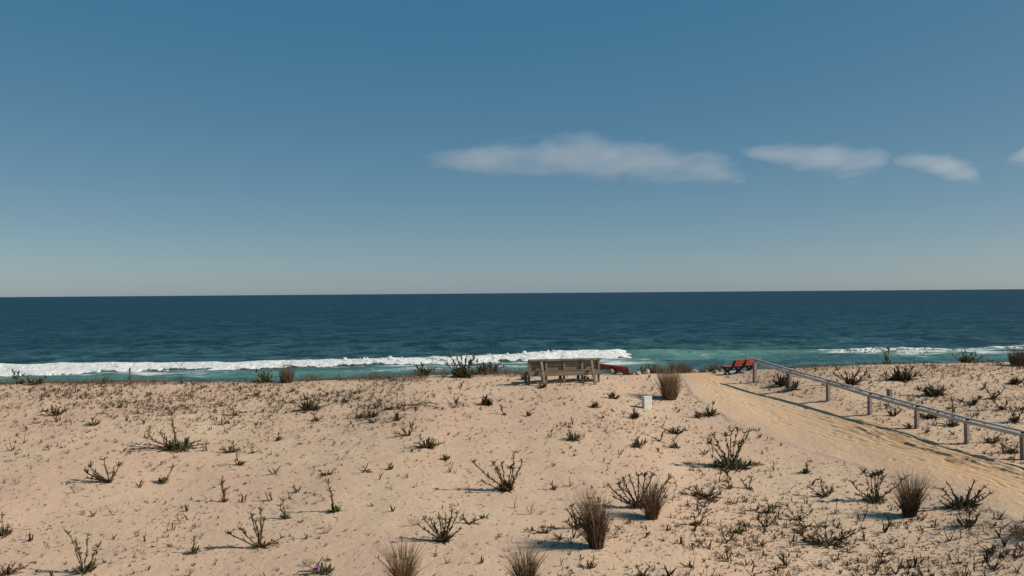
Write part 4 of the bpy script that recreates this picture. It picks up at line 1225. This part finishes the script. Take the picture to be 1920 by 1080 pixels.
def scatter(name, tm, X, Y, Z_, S_, mat, r, squash=(1, 1, 1), tilt=0.0, kind='stuff', label=None, cat=None):
    VS, QS, TS, off = [], [], [], 0
    arr = [(np.array(t.v), np.array(t.q, int).reshape(-1, 4), np.array(t.t, int).reshape(-1, 3)) for t in tm]
    pick = r.integers(len(tm), size=len(X))
    for ti, (V, Q, T) in enumerate(arr):
        ids = np.where(pick == ti)[0]
        if not len(ids): continue
        a = r.uniform(0, 6.283, len(ids)); c, s = np.cos(a), np.sin(a)
        x = V[None, :, 0] * c[:, None] - V[None, :, 1] * s[:, None]; y = V[None, :, 0] * s[:, None] + V[None, :, 1] * c[:, None]
        sc_ = S_[ids][:, None]
        W = np.stack([X[ids][:, None] + x * sc_ * squash[0], Y[ids][:, None] + y * sc_ * squash[1], Z_[ids][:, None] + V[None, :, 2] * sc_ * squash[2]], -1).reshape(-1, 3)
        sh = (np.arange(len(ids)) * len(V))[:, None, None] + off
        if len(Q): QS.append((Q[None] + sh).reshape(-1, 4))
        if len(T): TS.append((T[None] + sh).reshape(-1, 3))
        VS.append(W); off += len(W)
    Fc = []
    if QS: Fc.append(np.concatenate(QS))
    if TS: Fc.append(np.concatenate(TS))
    o = link(name, np_mesh(name, np.concatenate(VS), Fc, mat, False))
    tag(o, label, cat, None, kind)
    return o
scatter('seedlings', TMPL, X[rest], Y[rest], Zs[rest], S[rest], SEED, r, label='thin scatter of tiny sprouts over the dune sand', cat='seedlings')

# specks of dead leaf and twig
def chip(rs):
    b = MB(); n = rs.randint(1, 2)
    for i in range(n):
        g = leaf_geo(rs.uniform(-.3, .3), rs.uniform(.12, .25), .12, 2)
        b.add(*g, Matrix.Translation((rs.uniform(-.3, .3), rs.uniform(-.3, .3), .06)) @ basis(sph(rs.uniform(0, 6.28), rs.uniform(-.05, .4)), rs.uniform(-1, 1)))
    return b
CH = [chip(rs) for _ in range(14)]
X, Y, Zs, A, B_, r = sample(130000, 11.0, 32.0, 123, 0.85, 0.22)
S = np.clip(np.exp(r.normal(math.log(0.030), 0.5, len(X))), 0.012, 0.10)
scatter('plant_litter', CH, X, Y, Zs, S, STEM, r, label='specks of dead leaf and twig strewn over the sand', cat='litter')

# low fringe of grass along the crest against the sea
def fringe(name, label, spans, seed, mat):
    r = np.random.default_rng(seed); b = MB()
    for (x0, x1, y0, hpx, n, depth) in spans:
        for i in range(n):
            px = r.uniform(x0, x1); q = at(px, y0); k = pxm(q)
            yy = q.y + r.uniform(-0.5, depth); x = q.x + r.normal(0, .05); z = float(G(x, yy))
            cl = float(vnoise(np.array(px / 14.0), np.array(3.0), seed))
            h = hpx * k * r.uniform(.25, 1.1) * (0.35 + 1.1 * cl)
            a = r.uniform(0, 6.28); ln = r.uniform(.0, .75) * h
            b.tube([(x, yy, z - .02), (x + math.cos(a) * ln * .4, yy + math.sin(a) * ln * .4, z + h * .6), (x + math.cos(a) * ln, yy + math.sin(a) * ln, z + h)], [.006, .005, .0015], 3, False)
    o = b.build(name, mat, None, False, False)
    tag(o, label, 'grass', None, 'stuff')
fringe('shore_grass', 'thin fringe of brown and green grass along the dune crest', [(-30, 300, 719, 12, 750, .6), (300, 560, 718, 7, 350, .5), (560, 800, 711, 12, 1000, .7), (780, 990, 703, 15, 600, .7), (1430, 1940, 690, 7, 420, .5), (1440, 1620, 690, 9, 180, .4)], 3, MARR)
fringe('dry_grass', 'dry brown grass patch on the crest behind the tall reed tuft', [(1200, 1345, 693, 15, 1000, .8), (1210, 1290, 692, 17, 400, .8), (1330, 1352, 698, 12, 150, .4)], 4, REED)
